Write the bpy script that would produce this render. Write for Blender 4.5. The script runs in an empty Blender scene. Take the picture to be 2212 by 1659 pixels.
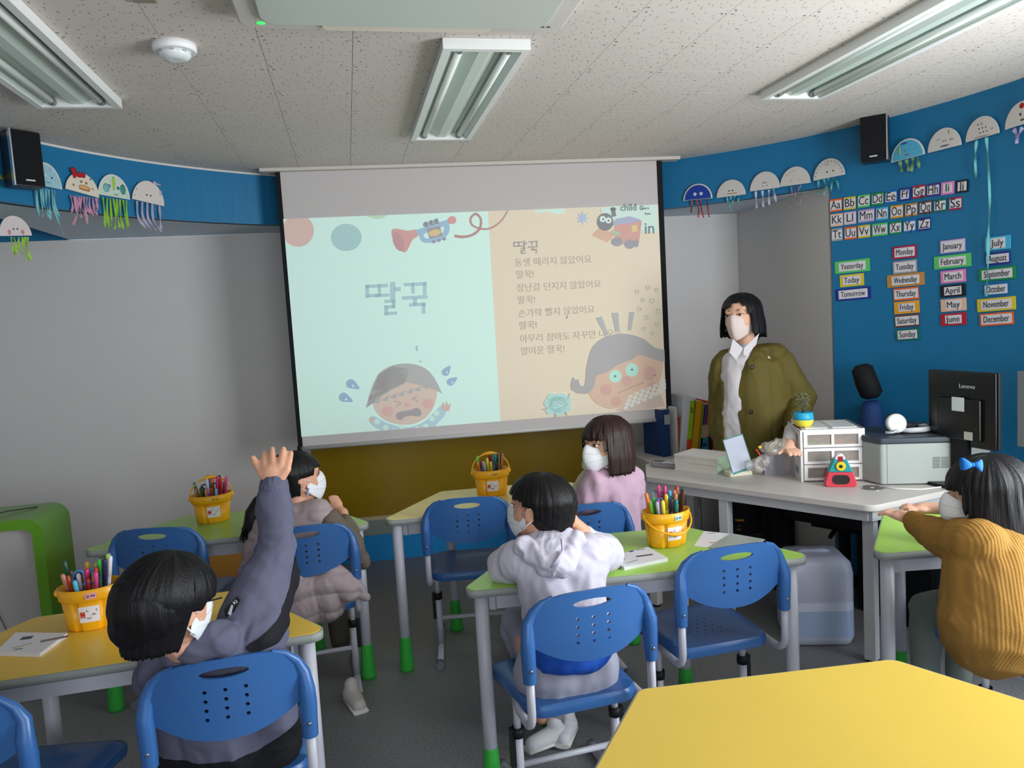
import bpy, bmesh, math, random
from mathutils import Vector, Matrix, noise, Quaternion
PI = math.pi
R_ = math.radians
col = bpy.context.scene.collection
scene = bpy.context.scene
random.seed(7)

# ---------------------------------------------------------------- camera
H = 1.56                       # eye height
CEIL = 2.445
CX = Vector((0.976, -0.209, -0.058)); CY = Vector((-0.075, -0.077, -0.994)); CZ = Vector((0.203, 0.975, -0.090))
CZ.normalize(); CX = (CX - CZ * CX.dot(CZ)).normalized(); CY = CZ.cross(CX)
FPX = 1661.0
def ray(px, py):
    return CX * ((px - 1106) / FPX) + CY * ((py - 829.5) / FPX) + CZ
EYE = Vector((0, 0, H))
def PZ(px, py, z):
    r = ray(px, py); return EYE + r * ((z - H) / r.z)
def PY(px, py, y):
    r = ray(px, py); return EYE + r * (y / r.y)
def PD(px, py, d):
    return EYE + ray(px, py) * d
def PPL(px, py, p0, n):
    r = ray(px, py); return EYE + r * ((Vector(p0) - EYE).dot(n) / r.dot(n))
cam_d = bpy.data.cameras.new('camera'); cam = bpy.data.objects.new('camera', cam_d); col.objects.link(cam)
cam_d.sensor_width = 36; cam_d.sensor_fit = 'HORIZONTAL'; cam_d.lens = FPX / 2212 * 36; cam_d.clip_start = .02
m = Matrix((CX, -CY, -CZ)).transposed().to_4x4(); m.translation = EYE; cam.matrix_world = m
scene.camera = cam

# ---------------------------------------------------------------- light
w = bpy.data.worlds.new('world'); scene.world = w; w.use_nodes = True
w.node_tree.nodes['Background'].inputs[0].default_value = (.80, .90, 1.0, 1)
w.node_tree.nodes['Background'].inputs[1].default_value = 1.0
def area(name, loc, target, sx, sy, power, colr):
    l = bpy.data.lights.new(name, 'AREA'); l.shape = 'RECTANGLE'; l.size = sx; l.size_y = sy; l.energy = power; l.color = colr
    o = bpy.data.objects.new(name, l); col.objects.link(o); o.location = loc
    o.rotation_euler = (Vector(target) - Vector(loc)).to_track_quat('-Z', 'Y').to_euler(); return o
area('window_light_right', (2.85, 1.45, 1.45), (0.2, 2.4, 1.75), 2.3, 1.4, 172, (.93, .97, 1.0))
area('window_light_rear', (.4, -1.6, 1.5), (.4, 3.5, 1.6), 2.8, 1.3, 50, (.93, .97, 1.0))
scene.view_settings.view_transform = 'Standard'; scene.view_settings.look = 'None'
scene.view_settings.gamma = 1; scene.view_settings.use_curve_mapping = False
scene.view_settings.exposure = 0.0

# ---------------------------------------------------------------- materials
MATS = {}
def srgb(c):
    if isinstance(c, str):
        c = tuple(int(c[i:i + 2], 16) / 255 for i in (0, 2, 4))
    return tuple((x / 12.92 if x <= .04045 else ((x + .055) / 1.055) ** 2.4) for x in c)
def mat(c, rough=.6, bump=0, bscale=200, spec=.3, metal=0, emit=0, var=0, vscale=8, alpha=1, trans=0, name=None, coat=0, stretch=None, sss=0):
    key = (str(c), rough, bump, bscale, spec, metal, emit, var, vscale, alpha, trans, coat, str(stretch), sss)
    if key in MATS: return MATS[key]
    m = bpy.data.materials.new(name or 'mat_' + (c if isinstance(c, str) else 'x')); m.use_nodes = True
    nt = m.node_tree; N = nt.nodes; L = nt.links; b = N['Principled BSDF']
    rgb = srgb(c)
    b.inputs['Base Color'].default_value = (*rgb, 1); b.inputs['Roughness'].default_value = rough
    b.inputs['Specular IOR Level'].default_value = spec; b.inputs['Metallic'].default_value = metal
    b.inputs['Alpha'].default_value = alpha; b.inputs['Transmission Weight'].default_value = trans
    b.inputs['Coat Weight'].default_value = coat
    if sss:
        b.inputs['Subsurface Weight'].default_value = sss; b.inputs['Subsurface Radius'].default_value = (.02, .008, .004); b.inputs['Subsurface Scale'].default_value = .4
    if emit:
        b.inputs['Emission Color'].default_value = (*rgb, 1); b.inputs['Emission Strength'].default_value = emit
    tc = N.new('ShaderNodeTexCoord'); src = tc.outputs['Object']
    if stretch:
        mp = N.new('ShaderNodeMapping'); mp.inputs['Scale'].default_value = stretch; L.new(src, mp.inputs[0]); src = mp.outputs[0]
    if var:
        n = N.new('ShaderNodeTexNoise'); n.inputs['Scale'].default_value = vscale; n.inputs['Detail'].default_value = 4; L.new(src, n.inputs[0])
        mx = N.new('ShaderNodeMix'); mx.data_type = 'RGBA'
        mx.inputs[6].default_value = (*[max(0, x * (1 - var)) for x in rgb], 1); mx.inputs[7].default_value = (*[min(1, x * (1 + var)) for x in rgb], 1)
        L.new(n.outputs[0], mx.inputs[0]); L.new(mx.outputs[2], b.inputs['Base Color'])
    if bump:
        n = N.new('ShaderNodeTexNoise'); n.inputs['Scale'].default_value = bscale; n.inputs['Detail'].default_value = 3; L.new(src, n.inputs[0])
        bp = N.new('ShaderNodeBump'); bp.inputs['Strength'].default_value = bump; bp.inputs['Distance'].default_value = .004
        L.new(n.outputs[0], bp.inputs['Height']); L.new(bp.outputs[0], b.inputs['Normal'])
    MATS[key] = m; return m

# ---------------------------------------------------------------- mesh builder
class MB:
    def __init__(s): s.v = []; s.f = []; s.sm = []
    def add(s, vs, fs, smooth=False):
        b = len(s.v); s.v += [Vector(v) for v in vs]
        for f in fs: s.f.append([b + i for i in f]); s.sm.append(smooth)
        return s
    def box(s, x0, y0, z0, x1, y1, z1, M=None):
        vs = [Vector(p) for p in ((x0,y0,z0),(x1,y0,z0),(x1,y1,z0),(x0,y1,z0),(x0,y0,z1),(x1,y0,z1),(x1,y1,z1),(x0,y1,z1))]
        if M: vs = [M @ v for v in vs]
        return s.add(vs, [(0,3,2,1),(4,5,6,7),(0,1,5,4),(1,2,6,5),(2,3,7,6),(3,0,4,7)])
    def prism(s, pts, z0, z1, M=None, smooth=False):      # pts ccw 2d
        n = len(pts); vs = [Vector((p[0], p[1], z0)) for p in pts] + [Vector((p[0], p[1], z1)) for p in pts]
        if M: vs = [M @ v for v in vs]
        b = len(s.v); s.v += vs
        s.f.append([b + i for i in range(n - 1, -1, -1)]); s.sm.append(False)
        s.f.append([b + n + i for i in range(n)]); s.sm.append(False)
        for i in range(n): s.f.append([b + i, b + (i + 1) % n, b + n + (i + 1) % n, b + n + i]); s.sm.append(smooth)
        return s
    def loft(s, rings, caps=True, smooth=True, closed=True):
        b = len(s.v); n = len(rings[0])
        for r in rings: s.v += [Vector(p) for p in r]
        for k in range(len(rings) - 1):
            for i in range(n if closed else n - 1):
                j = (i + 1) % n
                s.f.append([b + k*n + i, b + k*n + j, b + (k+1)*n + j, b + (k+1)*n + i]); s.sm.append(smooth)
        if caps and closed:
            s.f.append([b + i for i in range(n - 1, -1, -1)]); s.sm.append(False)
            e = b + (len(rings) - 1) * n; s.f.append([e + i for i in range(n)]); s.sm.append(False)
        return s
    def tube(s, path, r, n=10, caps=True, rx=None):
        path = [Vector(p) for p in path]; m_ = len(path)
        rs = r if isinstance(r, (list, tuple)) else [r] * m_
        rings = []; up = None
        for i, p in enumerate(path):
            t = (path[min(i + 1, m_ - 1)] - path[max(i - 1, 0)]).normalized()
            if up is None:
                up = Vector((0, 0, 1)) if abs(t.z) < .9 else Vector((0, 1, 0))
            a = t.cross(up)
            if a.length < 1e-4: a = t.orthogonal()
            a.normalize(); up = a.cross(t).normalized()
            k = rx if rx else 1
            rings.append([p + (a * math.cos(2*PI*j/n) * k + up * math.sin(2*PI*j/n)) * rs[i] for j in range(n)])
        return s.loft(rings, caps)
    def lathe(s, prof, n=24, c=(0, 0, 0), M=None, caps=True):    # prof [(r,z)] bottom->top
        rings = [[Vector((c[0] + r*math.cos(2*PI*j/n), c[1] + r*math.sin(2*PI*j/n), c[2] + z)) for j in range(n)] for r, z in prof]
        if M: rings = [[M @ v for v in r] for r in rings]
        return s.loft(rings, caps)
    def ball(s, c, r, n=14, m_=9, M=None):
        rr = r if isinstance(r, (tuple, list)) else (r, r, r)
        rings = []
        for i in range(m_ + 1):
            a = -PI/2 + PI * i / m_; k = max(math.cos(a), .02)
            rings.append([Vector((rr[0]*k*math.cos(2*PI*j/n), rr[1]*k*math.sin(2*PI*j/n), rr[2]*math.sin(a))) for j in range(n)])
        M2 = Matrix.Translation(c) @ (M or Matrix())
        rings = [[M2 @ v for v in r_] for r_ in rings]
        return s.loft(rings)
    def mesh(s, name, m_):
        me = bpy.data.meshes.new(name); me.from_pydata(s.v, [], s.f); me.materials.append(m_)
        me.polygons.foreach_set('use_smooth', s.sm); me.update(); return me
def link(name, me, parent=None, loc=None, rot=None):
    o = bpy.data.objects.new(name, me); col.objects.link(o)
    if parent: o.parent = parent
    if loc is not None: o.location = loc
    if rot is not None: o.rotation_euler = rot
    return o
def obj(name, mb, m_, parent=None, loc=None, rot=None, bevel=0, seg=2):
    o = link(name, mb.mesh(name, m_), parent, loc, rot)
    if bevel:
        md = o.modifiers.new('bevel', 'BEVEL'); md.width = bevel; md.segments = seg; md.limit_method = 'ANGLE'; md.angle_limit = R_(35)
        for p in o.data.polygons: p.use_smooth = True
        md.harden_normals = True
    return o
def tag(o, label, cat, group=None):
    o['label'] = label; o['category'] = cat
    if group: o['group'] = group
    return o
def struct(o): o['kind'] = 'structure'; return o
def thing(name, label, cat, loc=(0, 0, 0), rz=0, group=None):
    o = bpy.data.objects.new(name, None); col.objects.link(o); o.location = loc; o.rotation_euler = (0, 0, rz); o.empty_display_size = .05
    return tag(o, label, cat, group)
def dup(root, loc, rz, label, group=None):
    r = root.copy(); col.objects.link(r); r.location = loc; r.rotation_euler = (0, 0, rz); r['label'] = label
    if group: r['group'] = group
    for ch in list(root.children):
        c = ch.copy(); col.objects.link(c); c.parent = r
        for g in ch.children:
            d = g.copy(); col.objects.link(d); d.parent = c
    return r
def rrect(x0, y0, x1, y1, r, n=5):
    pts = []
    for cx, cy, a0 in ((x1-r, y0+r, -90), (x1-r, y1-r, 0), (x0+r, y1-r, 90), (x0+r, y0+r, 180)):
        for i in range(n + 1):
            a = R_(a0 + 90 * i / n); pts.append((cx + r*math.cos(a), cy + r*math.sin(a)))
    return pts
def rpoly(pts, r, n=5):        # rounded polygon (ccw)
    out = []; N_ = len(pts)
    for i in range(N_):
        p = Vector(pts[i]); a = (Vector(pts[i-1]) - p); b = (Vector(pts[(i+1) % N_]) - p)
        rr = r[i] if isinstance(r, (list, tuple)) else r
        a.normalize(); b.normalize()
        ang = a.angle(b); d = rr / math.tan(ang / 2)
        p0 = p + a*d; p1 = p + b*d; c = p + (a + b).normalized() * (rr / math.sin(ang / 2))
        v0 = p0 - c; v1 = p1 - c; tot = math.atan2(v0.x*v1.y - v0.y*v1.x, v0.dot(v1))
        for k in range(n + 1):
            t = tot * k / n; out.append((c.x + v0.x*math.cos(t) - v0.y*math.sin(t), c.y + v0.x*math.sin(t) + v0.y*math.cos(t)))
    return out
def rot_m(ax, deg): return Matrix.Rotation(R_(deg), 4, ax)
def text_mesh(txt, size, m_, name='lettering', parent=None, loc=None, ext=.0006, align='CENTER', bold=0, sx=1):
    cu = bpy.data.curves.new(name, 'FONT'); cu.body = txt; cu.size = size; cu.align_x = align; cu.align_y = 'CENTER'; cu.extrude = ext; cu.resolution_u = 3; cu.offset = bold
    t = bpy.data.objects.new(name, cu); col.objects.link(t)
    dg = bpy.context.evaluated_depsgraph_get(); me = bpy.data.meshes.new_from_object(t.evaluated_get(dg))
    col.objects.unlink(t); bpy.data.objects.remove(t)
    me.materials.clear(); me.materials.append(m_)
    if sx != 1:
        for v in me.vertices: v.co.x *= sx
    return link(name, me, parent, loc)
# ---------------------------------------------------------------- the room
CC = Vector((0.669, 2.699)); CR = 2.258          # the round ceiling edge
BLUE = mat('17709f', .45, .15, 60, .4, var=.05, name='blue_paint')
WHITE = mat('d6d3d2', .75, .2, 90, .2, var=.02, name='white_paint')
def arc_pts(a0, a1, r, n):
    return [(CC.x + r*math.cos(R_(a0 + (a1-a0)*i/n)), CC.y + r*math.sin(R_(a0 + (a1-a0)*i/n))) for i in range(n + 1)]
def arc_wall(name, a0, a1, z0, z1, m_, thick=.06, n=48, r=CR, tail0=None, tail1=None):
    inn = arc_pts(a0, a1, r, n)
    if tail0: inn = [tail0] + inn
    if tail1: inn = inn + [tail1]
    out = []
    for i, p in enumerate(inn):
        a = Vector(inn[max(i-1, 0)]); b = Vector(inn[min(i+1, len(inn)-1)]); t = (b - a).normalized(); out.append((p[0] - t.y*thick, p[1] + t.x*thick))
    mb = MB()
    for i in range(len(inn) - 1):
        q = [inn[i], inn[i+1], out[i+1], out[i]]
        b = len(mb.v); mb.v += [Vector((*p, z0)) for p in q] + [Vector((*p, z1)) for p in q]
        fs = [(3,2,1,0),(4,5,6,7),(1,0,4,5),(3,2,6,7)]
        if i == 0: fs.append((0,3,7,4))
        if i == len(inn) - 2: fs.append((2,1,5,6))
        for f in fs: mb.f.append([b + k for k in f]); mb.sm.append(False)
    return struct(obj(name, mb, m_))
# floor
fl = bpy.data.materials.new('grey_vinyl'); fl.use_nodes = True
def _floor():
    nt = fl.node_tree; N = nt.nodes; L = nt.links; b = N['Principled BSDF']; b.inputs['Roughness'].default_value = .42; b.inputs['Specular IOR Level'].default_value = .45
    tc = N.new('ShaderNodeTexCoord'); n1 = N.new('ShaderNodeTexNoise'); n1.inputs['Scale'].default_value = 170; n1.inputs['Detail'].default_value = 3
    L.new(tc.outputs['Object'], n1.inputs[0]); cr = N.new('ShaderNodeValToRGB'); cr.color_ramp.elements[0].position = .35; cr.color_ramp.elements[1].position = .68
    cr.color_ramp.elements[0].color = (*srgb('5f6062'), 1); cr.color_ramp.elements[1].color = (*srgb('8e8e90'), 1); L.new(n1.outputs[0], cr.inputs[0])
    L.new(cr.outputs[0], b.inputs['Base Color'])
    bp = N.new('ShaderNodeBump'); bp.inputs['Strength'].default_value = .25; bp.inputs['Distance'].default_value = .002; L.new(n1.outputs[0], bp.inputs['Height']); L.new(bp.outputs[0], b.inputs['Normal'])
_floor()
struct(obj('floor', MB().box(-3.2, -2, -.08, 3.6, 5.4, 0), fl))
# ceiling with its tiles
til = bpy.data.materials.new('fissured_tile'); til.use_nodes = True
def _tile():
    nt = til.node_tree; N = nt.nodes; L = nt.links; b = N['Principled BSDF']; b.inputs['Roughness'].default_value = .85; b.inputs['Specular IOR Level'].default_value = .15
    g = N.new('ShaderNodeNewGeometry'); oi = N.new('ShaderNodeObjectInfo')
    nz = N.new('ShaderNodeTexNoise'); nz.inputs['Scale'].default_value = 30; nz.inputs['Detail'].default_value = 2; L.new(g.outputs['Position'], nz.inputs[0])
    va = N.new('ShaderNodeVectorMath'); va.operation = 'SCALE'; va.inputs[3].default_value = .030; L.new(nz.outputs['Color'], va.inputs[0])
    ad = N.new('ShaderNodeVectorMath'); L.new(g.outputs['Position'], ad.inputs[0]); L.new(va.outputs[0], ad.inputs[1])
    mp = N.new('ShaderNodeMapping'); mp.inputs['Rotation'].default_value = (0, 0, .6); mp.inputs['Scale'].default_value = (50, 19, 1); L.new(ad.outputs[0], mp.inputs[0])
    vo = N.new('ShaderNodeTexVoronoi'); vo.inputs['Scale'].default_value = 1; vo.voronoi_dimensions = '2D'; L.new(mp.outputs[0], vo.inputs['Vector'])
    r = N.new('ShaderNodeValToRGB'); r.color_ramp.elements[0].position = .07; r.color_ramp.elements[1].position = .11; L.new(vo.outputs['Distance'], r.inputs[0])
    mx = N.new('ShaderNodeMix'); mx.data_type = 'RGBA'; mx.inputs[6].default_value = (*srgb('8d8884'), 1); mx.inputs[7].default_value = (*srgb('d8cfc8'), 1)
    L.new(r.outputs[0], mx.inputs[0]); L.new(mx.outputs[2], b.inputs['Base Color'])
_tile()
cb = bmesh.new()
ceil = struct(obj('ceiling', MB().box(-3.2, -2, CEIL + .012, 3.6, 5.4, CEIL + .1), mat('8a8682', .9)))
TW = .2835
tile_me = MB().box(-TW/2 + .0008, -TW + .0008, -.0, TW/2 - .0008, TW - .0008, .011).mesh('ceiling_tile', til)
for i in range(-6, 11):
    x = -.20 + TW * (i + .5)
    off = .0 if i % 2 else TW
    for j in range(-1, 10):
        y = 2.82 + TW + off + 2 * TW * (j - 5)
        if (Vector((x, y)) - CC).length > CR + .35 and y > 2.4: continue
        link('ceiling_tile', tile_me, ceil, (x, y, CEIL))
# screws of the tiles, joined (tiny)
mb = MB()
for i in range(-5, 10):
    for j in range(2, 15):
        x = -.20 + TW*i; y = 2.82 + TW*(j - 7)
        if (Vector((x, y)) - CC).length > CR: continue
        for dx, dy in ((-.018, .012), (.018, .012), (.012, -.02)):
            mb.box(x+dx-.004, y+dy-.002, CEIL - .0008, x+dx+.004, y+dy+.002, CEIL + .001)
s = obj('tile_screw', mb, mat('4c4a47', .5), ceil); s['kind'] = 'stuff'

# walls: cylinder, full height on the right, fascia elsewhere; recess behind
ZF = 2.157
A0 = 29.6
arc_wall('wall_right', A0, -1, 0, CEIL, BLUE, tail1=(CC.x + CR, -2.0))
arc_wall('trim_1', 194, A0, ZF, CEIL, BLUE, .05, 72, tail0=(-1.60, -2.0))
arc_wall('trim_2', 194, 70, CEIL - .012, CEIL - .002, mat('d8d6d2', .6), -.008, 48, r=CR, tail0=(-1.60, -2.0))
bw = MB()
def wallseg(mb, a, b, z0, z1, t=.05):
    a = Vector(a); b = Vector(b); d = (b - a).normalized(); n_ = Vector((d.y, -d.x)) * -t
    q = [a, b, b + n_, a + n_]; mb.prism([(p.x, p.y) for p in q], z0, z1)
wallseg(bw, (-3.1, 5.12), (-.38, 5.10), 0, ZF); wallseg(bw, (-.38, 5.10), (2.68, 4.90), 0, ZF)
struct(obj('wall_back', bw, WHITE))
ub = MB(); wallseg(ub, (-3.1, 5.12), (-1.60, 5.12), ZF, CEIL); struct(obj('trim_3', ub, BLUE))
nb = MB(); _e = (CC.x + CR*math.cos(R_(A0)), CC.y + CR*math.sin(R_(A0))); wallseg(nb, (2.66, 4.90), (_e[0] + .004, _e[1] + .03), 0, ZF); struct(obj('wall_niche', nb, WHITE))
sb = MB()
ap = arc_pts(29.0, 182, CR + .03, 72)
sof = [(p[0], p[1]) for p in ap if p[0] > -1.58] + [(-1.58, 5.10), (-.38, 5.10), (2.67, 4.90)]
sb.prism(sof, ZF, ZF + .02); struct(obj('trim_4', sb, mat('b9c9d8', .55, spec=.35)))
lw = MB(); lw.box(-3.2, -2, 0, -3.1, 5.3, CEIL); struct(obj('wall_left', lw, WHITE))
rw = MB(); rw.box(-3.2, -2.1, 0, 3.6, -2.0, .9); rw.box(-3.2, -2.1, 2.25, 3.6, -2.0, CEIL); rw.box(-3.2, -2.1, .9, -1.4, -2, 2.25); rw.box(2.4, -2.1, .9, 3.6, -2, 2.25)
struct(obj('wall_rear', rw, WHITE))
# amber board and base strips under the screen
t = PPL(680, 985, (0, 5.02, 0), Vector((.06, 1, 0)))
amb = mat('8a6e00', .22, var=.08, vscale=2, spec=.5, name='amber_gloss')
bb = MB(); wallseg(bb, (-.29, 5.04), (1.62, 4.93), .30, .98, .05); struct(obj('trim_5', bb, amb))
bb = MB(); wallseg(bb, (-.29, 5.04), (1.62, 4.92), .275, .30, .07); struct(obj('trim_6', bb, mat('b9a88a', .5)))
bb = MB(); wallseg(bb, (-.29, 5.045), (1.62, 4.925), .175, .275, .07); struct(obj('trim_7', bb, mat('7e8a84', .6)))
bb = MB(); wallseg(bb, (-.29, 5.05), (1.62, 4.93), 0, .175, .08); struct(obj('baseboard_back', bb, mat('1b86c8', .5)))
bb = MB(); wallseg(bb, (-1.05, 4.68), (-.36, 4.62), .075, .36, .26); struct(obj('trim_8', bb, mat('d99c4a', .5, var=.06, vscale=3)))
bb = MB(); wallseg(bb, (-1.05, 4.685), (-.36, 4.625), 0, .075, .26); struct(obj('baseboard_left', bb, mat('1b7dc0', .5)))

# ---------------------------------------------------------------- ceiling fittings
lw_ = mat('e9ebe9', .35, spec=.5, name='lamp_enamel')
def ceiling_light(x0, y0, x1, y1, label):
    cx = (x0+x1)/2; cy = (y0+y1)/2; w_ = x1-x0; l_ = y1-y0
    t = thing('ceiling_light', label, 'light', (cx, cy, CEIL - .035), 0, 'fluorescent lights in the ceiling')
    X = w_/2; Y_ = l_/2
    mb = MB(); f = .024
    mb.box(-X, -Y_, 0, X, -Y_+f, .034); mb.box(-X, Y_-f, 0, X, Y_, .034); mb.box(-X, -Y_+f, 0, -X+f, Y_-f, .034); mb.box(X-f, -Y_+f, 0, X, Y_-f, .034)
    obj('frame', mb, lw_, t)
    # W reflector
    xs = [(-X+f, .004), (-X+f+.03, .031), (-.055, .031), (-.018, .010), (.018, .010), (.055, .031), (X-f-.03, .031), (X-f, .004)]
    mb = MB(); rings = [[(x, yy, z) for x, z in xs] for yy in (-Y_+f, Y_-f)]
    mb.loft(rings, caps=False, smooth=False, closed=False); obj('reflector', mb, mat('c9d6cf', .28, spec=.6), t)
    for sx in (-1, 1):
        tb = MB().tube([(sx*.082, -Y_+f+.02, .016), (sx*.082, Y_-f-.02, .016)], .0125, 12)
        o = obj('tube', tb, mat('eef2ee', .25, spec=.5), t)
        for e in (-1, 1): obj('tube_cap', MB().tube([(sx*.082, e*(Y_-f-.005), .016), (sx*.082, e*(Y_-f-.035), .016)], .0138, 12), mat('8f918d', .3, metal=.7), o)
    return t
ceiling_light(.362, 2.503, .648, 3.765, 'white twin-tube ceiling light nearest the middle, above the screen')
ceiling_light(-1.05, 1.94, -.762, 3.19, 'white twin-tube ceiling light at the left, beside the smoke detector')
ceiling_light(1.80, 1.83, 2.085, 3.08, 'white twin-tube ceiling light at the right, towards the alphabet wall')
t = thing('smoke_detector', 'round white smoke detector on the ceiling', 'detector', (-.455, 2.60, CEIL))
obj('base', MB().lathe([(.060, -.024), (.064, -.018), (.064, 0)], 32), mat('efefef', .4), t)
obj('sensor_dome', MB().lathe([(.020, -.048), (.036, -.045), (.046, -.036), (.048, -.024)], 32), mat('e4e8e9', .15, spec=.6), t)
mb = MB()
for a in range(8):
    mb.box(.040, -.006, -.030, .0495, .006, -.026, rot_m('Z', a*45))
obj('slot', mb, mat('a9abab', .4), t)
# white ceiling unit cut by the top of the frame
t = thing('ceiling_air_unit', 'white ceiling air unit with a green lamp cut by the top edge', 'air conditioner', (.23, 1.86, CEIL))
mb = MB(); mb.prism(rrect(-.46, -.46, .46, .46, .05), -.05, 0); obj('casing', mb, mat('cfcbc4', .4, spec=.4), t, bevel=.008)
mb = MB(); mb.prism(rrect(-.40, -.40, .40, .40, .06), -.062, -.050); obj('panel', mb, mat('c2cac2', .35, spec=.4), t, bevel=.006)
mb = MB(); mb.prism(rrect(-.24, .385, .24, .445, .028), -.058, -.050); obj('louvre', mb, mat('e2d6c8', .4), t, bevel=.004)
mb = MB(); mb.ball((-.40, .415, -.051), (.012, .009, .003)); obj('status_lamp', mb, mat('3ddc62', .3, emit=1.2), t)
mb = MB()
for k in range(4): mb.box(.355 + k*.018, .40, -.0515, .364 + k*.018, .408, -.049)
obj('sensor_hole', mb, mat('4a4a44', .5), t)
t = thing('ceiling_hatch_plate', 'small beige metal plate on the ceiling cut by the top edge', 'plate', (-.46, 2.235, CEIL))
obj('plate', MB().box(-.03, -.04, -.006, .03, .04, 0), mat('9c9583', .4, metal=.3), t, bevel=.002)
obj('screw', MB().lathe([(.004, -.0075), (.004, -.006)], 10), mat('6a675e', .4, metal=.5), t)

def wall_point(px, py, off=0):          # hit the round wall
    r = ray(px, py); dx, dy = r.x, r.y; fx, fy = -CC.x, -CC.y; rr = CR - off
    a = dx*dx + dy*dy; b = 2*(fx*dx + fy*dy); c = fx*fx + fy*fy - rr*rr
    t_ = (-b + math.sqrt(b*b - 4*a*c)) / (2*a); p = EYE + r*t_
    if p.y < CC.y and p.x > 0: p = EYE + r * ((CC.x + rr) / r.x)
    return p
def wall_frame(p):                      # x right along wall, y up, z towards room
    n_ = Vector((CC.x - p.x, CC.y - p.y, 0)).normalized()
    if p.y < CC.y: n_ = Vector((-1 if p.x > 0 else 1, 0, 0))
    up = Vector((0, 0, 1)); x = up.cross(n_)
    return Matrix((x, up, n_)).transposed()
def speaker(px, py, label, turn):
    p = wall_point(px, py, .10); M = wall_frame(p)
    t = thing('wall_speaker', label, 'speaker', p, 0, 'black wall speakers'); t.rotation_euler = (M @ Matrix.Rotation(R_(turn), 3, 'Y')).to_euler()
    h = .115; w_ = .062
    mb = MB(); mb.prism(rrect(-w_, -h, w_, h, .008), -.06, .028); obj('cabinet', mb, mat('1a1a1e', .35, spec=.5), t, bevel=.004)
    mb = MB(); mb.prism(rrect(-w_+.006, -h+.006, w_-.006, h-.006, .006), .028, .036); obj('grille', mb, mat('0c0c12', .7, .6, 900), t)
    s_ = 1 if turn > 0 else -1
    mb = MB(); mb.box(s_*w_-.003, -h, .020, s_*w_+.003, h, .040); obj('edge_strip', mb, mat('b9bcc0', .3, metal=.8), t)
    mb = MB(); mb.box(-.018, -h+.022, .036, .018, -h+.028, .038); obj('nameplate', mb, mat('cfcfcf', .4), t)
    mb = MB(); mb.tube([(0, h, -.02), (0, h+.035, -.03), (0, h+.045, -.05)], .006, 8); mb.box(-.03, h+.035, -.06, .03, h+.045, -.02); obj('bracket', mb, mat('2a2a2c', .4, metal=.4), t)
speaker(52, 345, 'black wall speaker on the blue band at the left, above the jellyfish', -20)
speaker(1889, 300, 'black wall speaker on the blue wall at the right, left of the aqua-painted jellyfish', 22)
# ---------------------------------------------------------------- tables
def bake(o):                                     # apply modifiers into the mesh
    dg = bpy.context.evaluated_depsgraph_get(); me = bpy.data.meshes.new_from_object(o.evaluated_get(dg)); nm = o.name
    old = o.data; o.modifiers.clear(); o.data = me; bpy.data.meshes.remove(old); me.name = nm; return o
GREYM = mat('b9bac4', .38, spec=.5, name='grey_tube'); GREYE = mat('8f9490', .5, name='grey_edge')
FOOT = mat('35a83e', .4, spec=.4, name='green_foot')
TT = .70
DT = .48
outer = [(0, 0), (1.2, 0), (.91, DT), (.29, DT)]
def make_table(label, c, x, y, yaw, group):
    t = thing('trapezoid_table', label, 'table', (x, y, 0), R_(yaw), group)
    p = rpoly(outer, .035); obj('tabletop', MB().prism(p, TT - .026, TT - .0015, smooth=True), GREYE, t)
    ins = [(.007, .004), (1.193, .004), (.907, DT - .004), (.293, DT - .004)]
    obj('laminate', MB().prism(rpoly(ins, .033), TT - .0015, TT), mat(c, .33, .04, 400, .5, var=.05, vscale=5), t)
    a = [(.10, .05), (1.10, .05), (.875, DT - .05), (.325, DT - .05)]
    for i in range(4):
        p0 = Vector(a[i]); p1 = Vector(a[(i+1) % 4]); d = (p1-p0).normalized(); n_ = Vector((-d.y, d.x)) * .022
        q = [p0, p1, p1 + n_, p0 + n_]; obj('apron_rail', MB().prism([(v.x, v.y) for v in q], TT - .085, TT - .026), GREYM, t)
    for lx, ly in ((.075, .045), (1.125, .045), (.875, DT - .05), (.325, DT - .05)):
        l = obj('leg', MB().tube([(lx, ly, TT - .03), (lx, ly, .02)], [.0225, .0225], 16), GREYM, t)
        f = obj('foot', MB().lathe([(.033, 0), (.033, .012), (.0245, .15), (.0235, .155)], 20, (lx, ly, 0)), FOOT, l)
        if ly < .1:
            s = obj('slot', MB().box(lx - .004, ly - .0335, .03, lx + .004, ly - .027, .034), mat('1d4a22', .6), f) if False else None
    return t
YEL = 'e6c23c'; GRN = '9cc653'
tables = {
 'T1': make_table('yellow trapezoid table at the left front, where the boy raises his hand', 'e8c040', -1.305, 2.13, 2, 'trapezoid tables'),
 'T2': make_table('green trapezoid table at the left back, in front of the girl in the vest', '9ac457', -1.15, 3.367, -3, 'trapezoid tables'),
 'T3': make_table('pale yellow trapezoid table in the middle back, below the projection screen', 'e2cf7c', .068, 3.332, -4, 'trapezoid tables'),
 'T4': make_table('green trapezoid table in the middle, where the boy in white leans', 'a2cf58', .275, 2.345, -5, 'trapezoid tables'),
 'T5': make_table('empty bright yellow trapezoid table in the right foreground', 'd8b94e', .250, 1.134, -5, 'trapezoid tables'),
 'T6': make_table('green trapezoid table at the right, under the arms of the girl in mustard', 'a4cf52', 1.64, 2.195, -10, 'trapezoid tables')}

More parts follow.
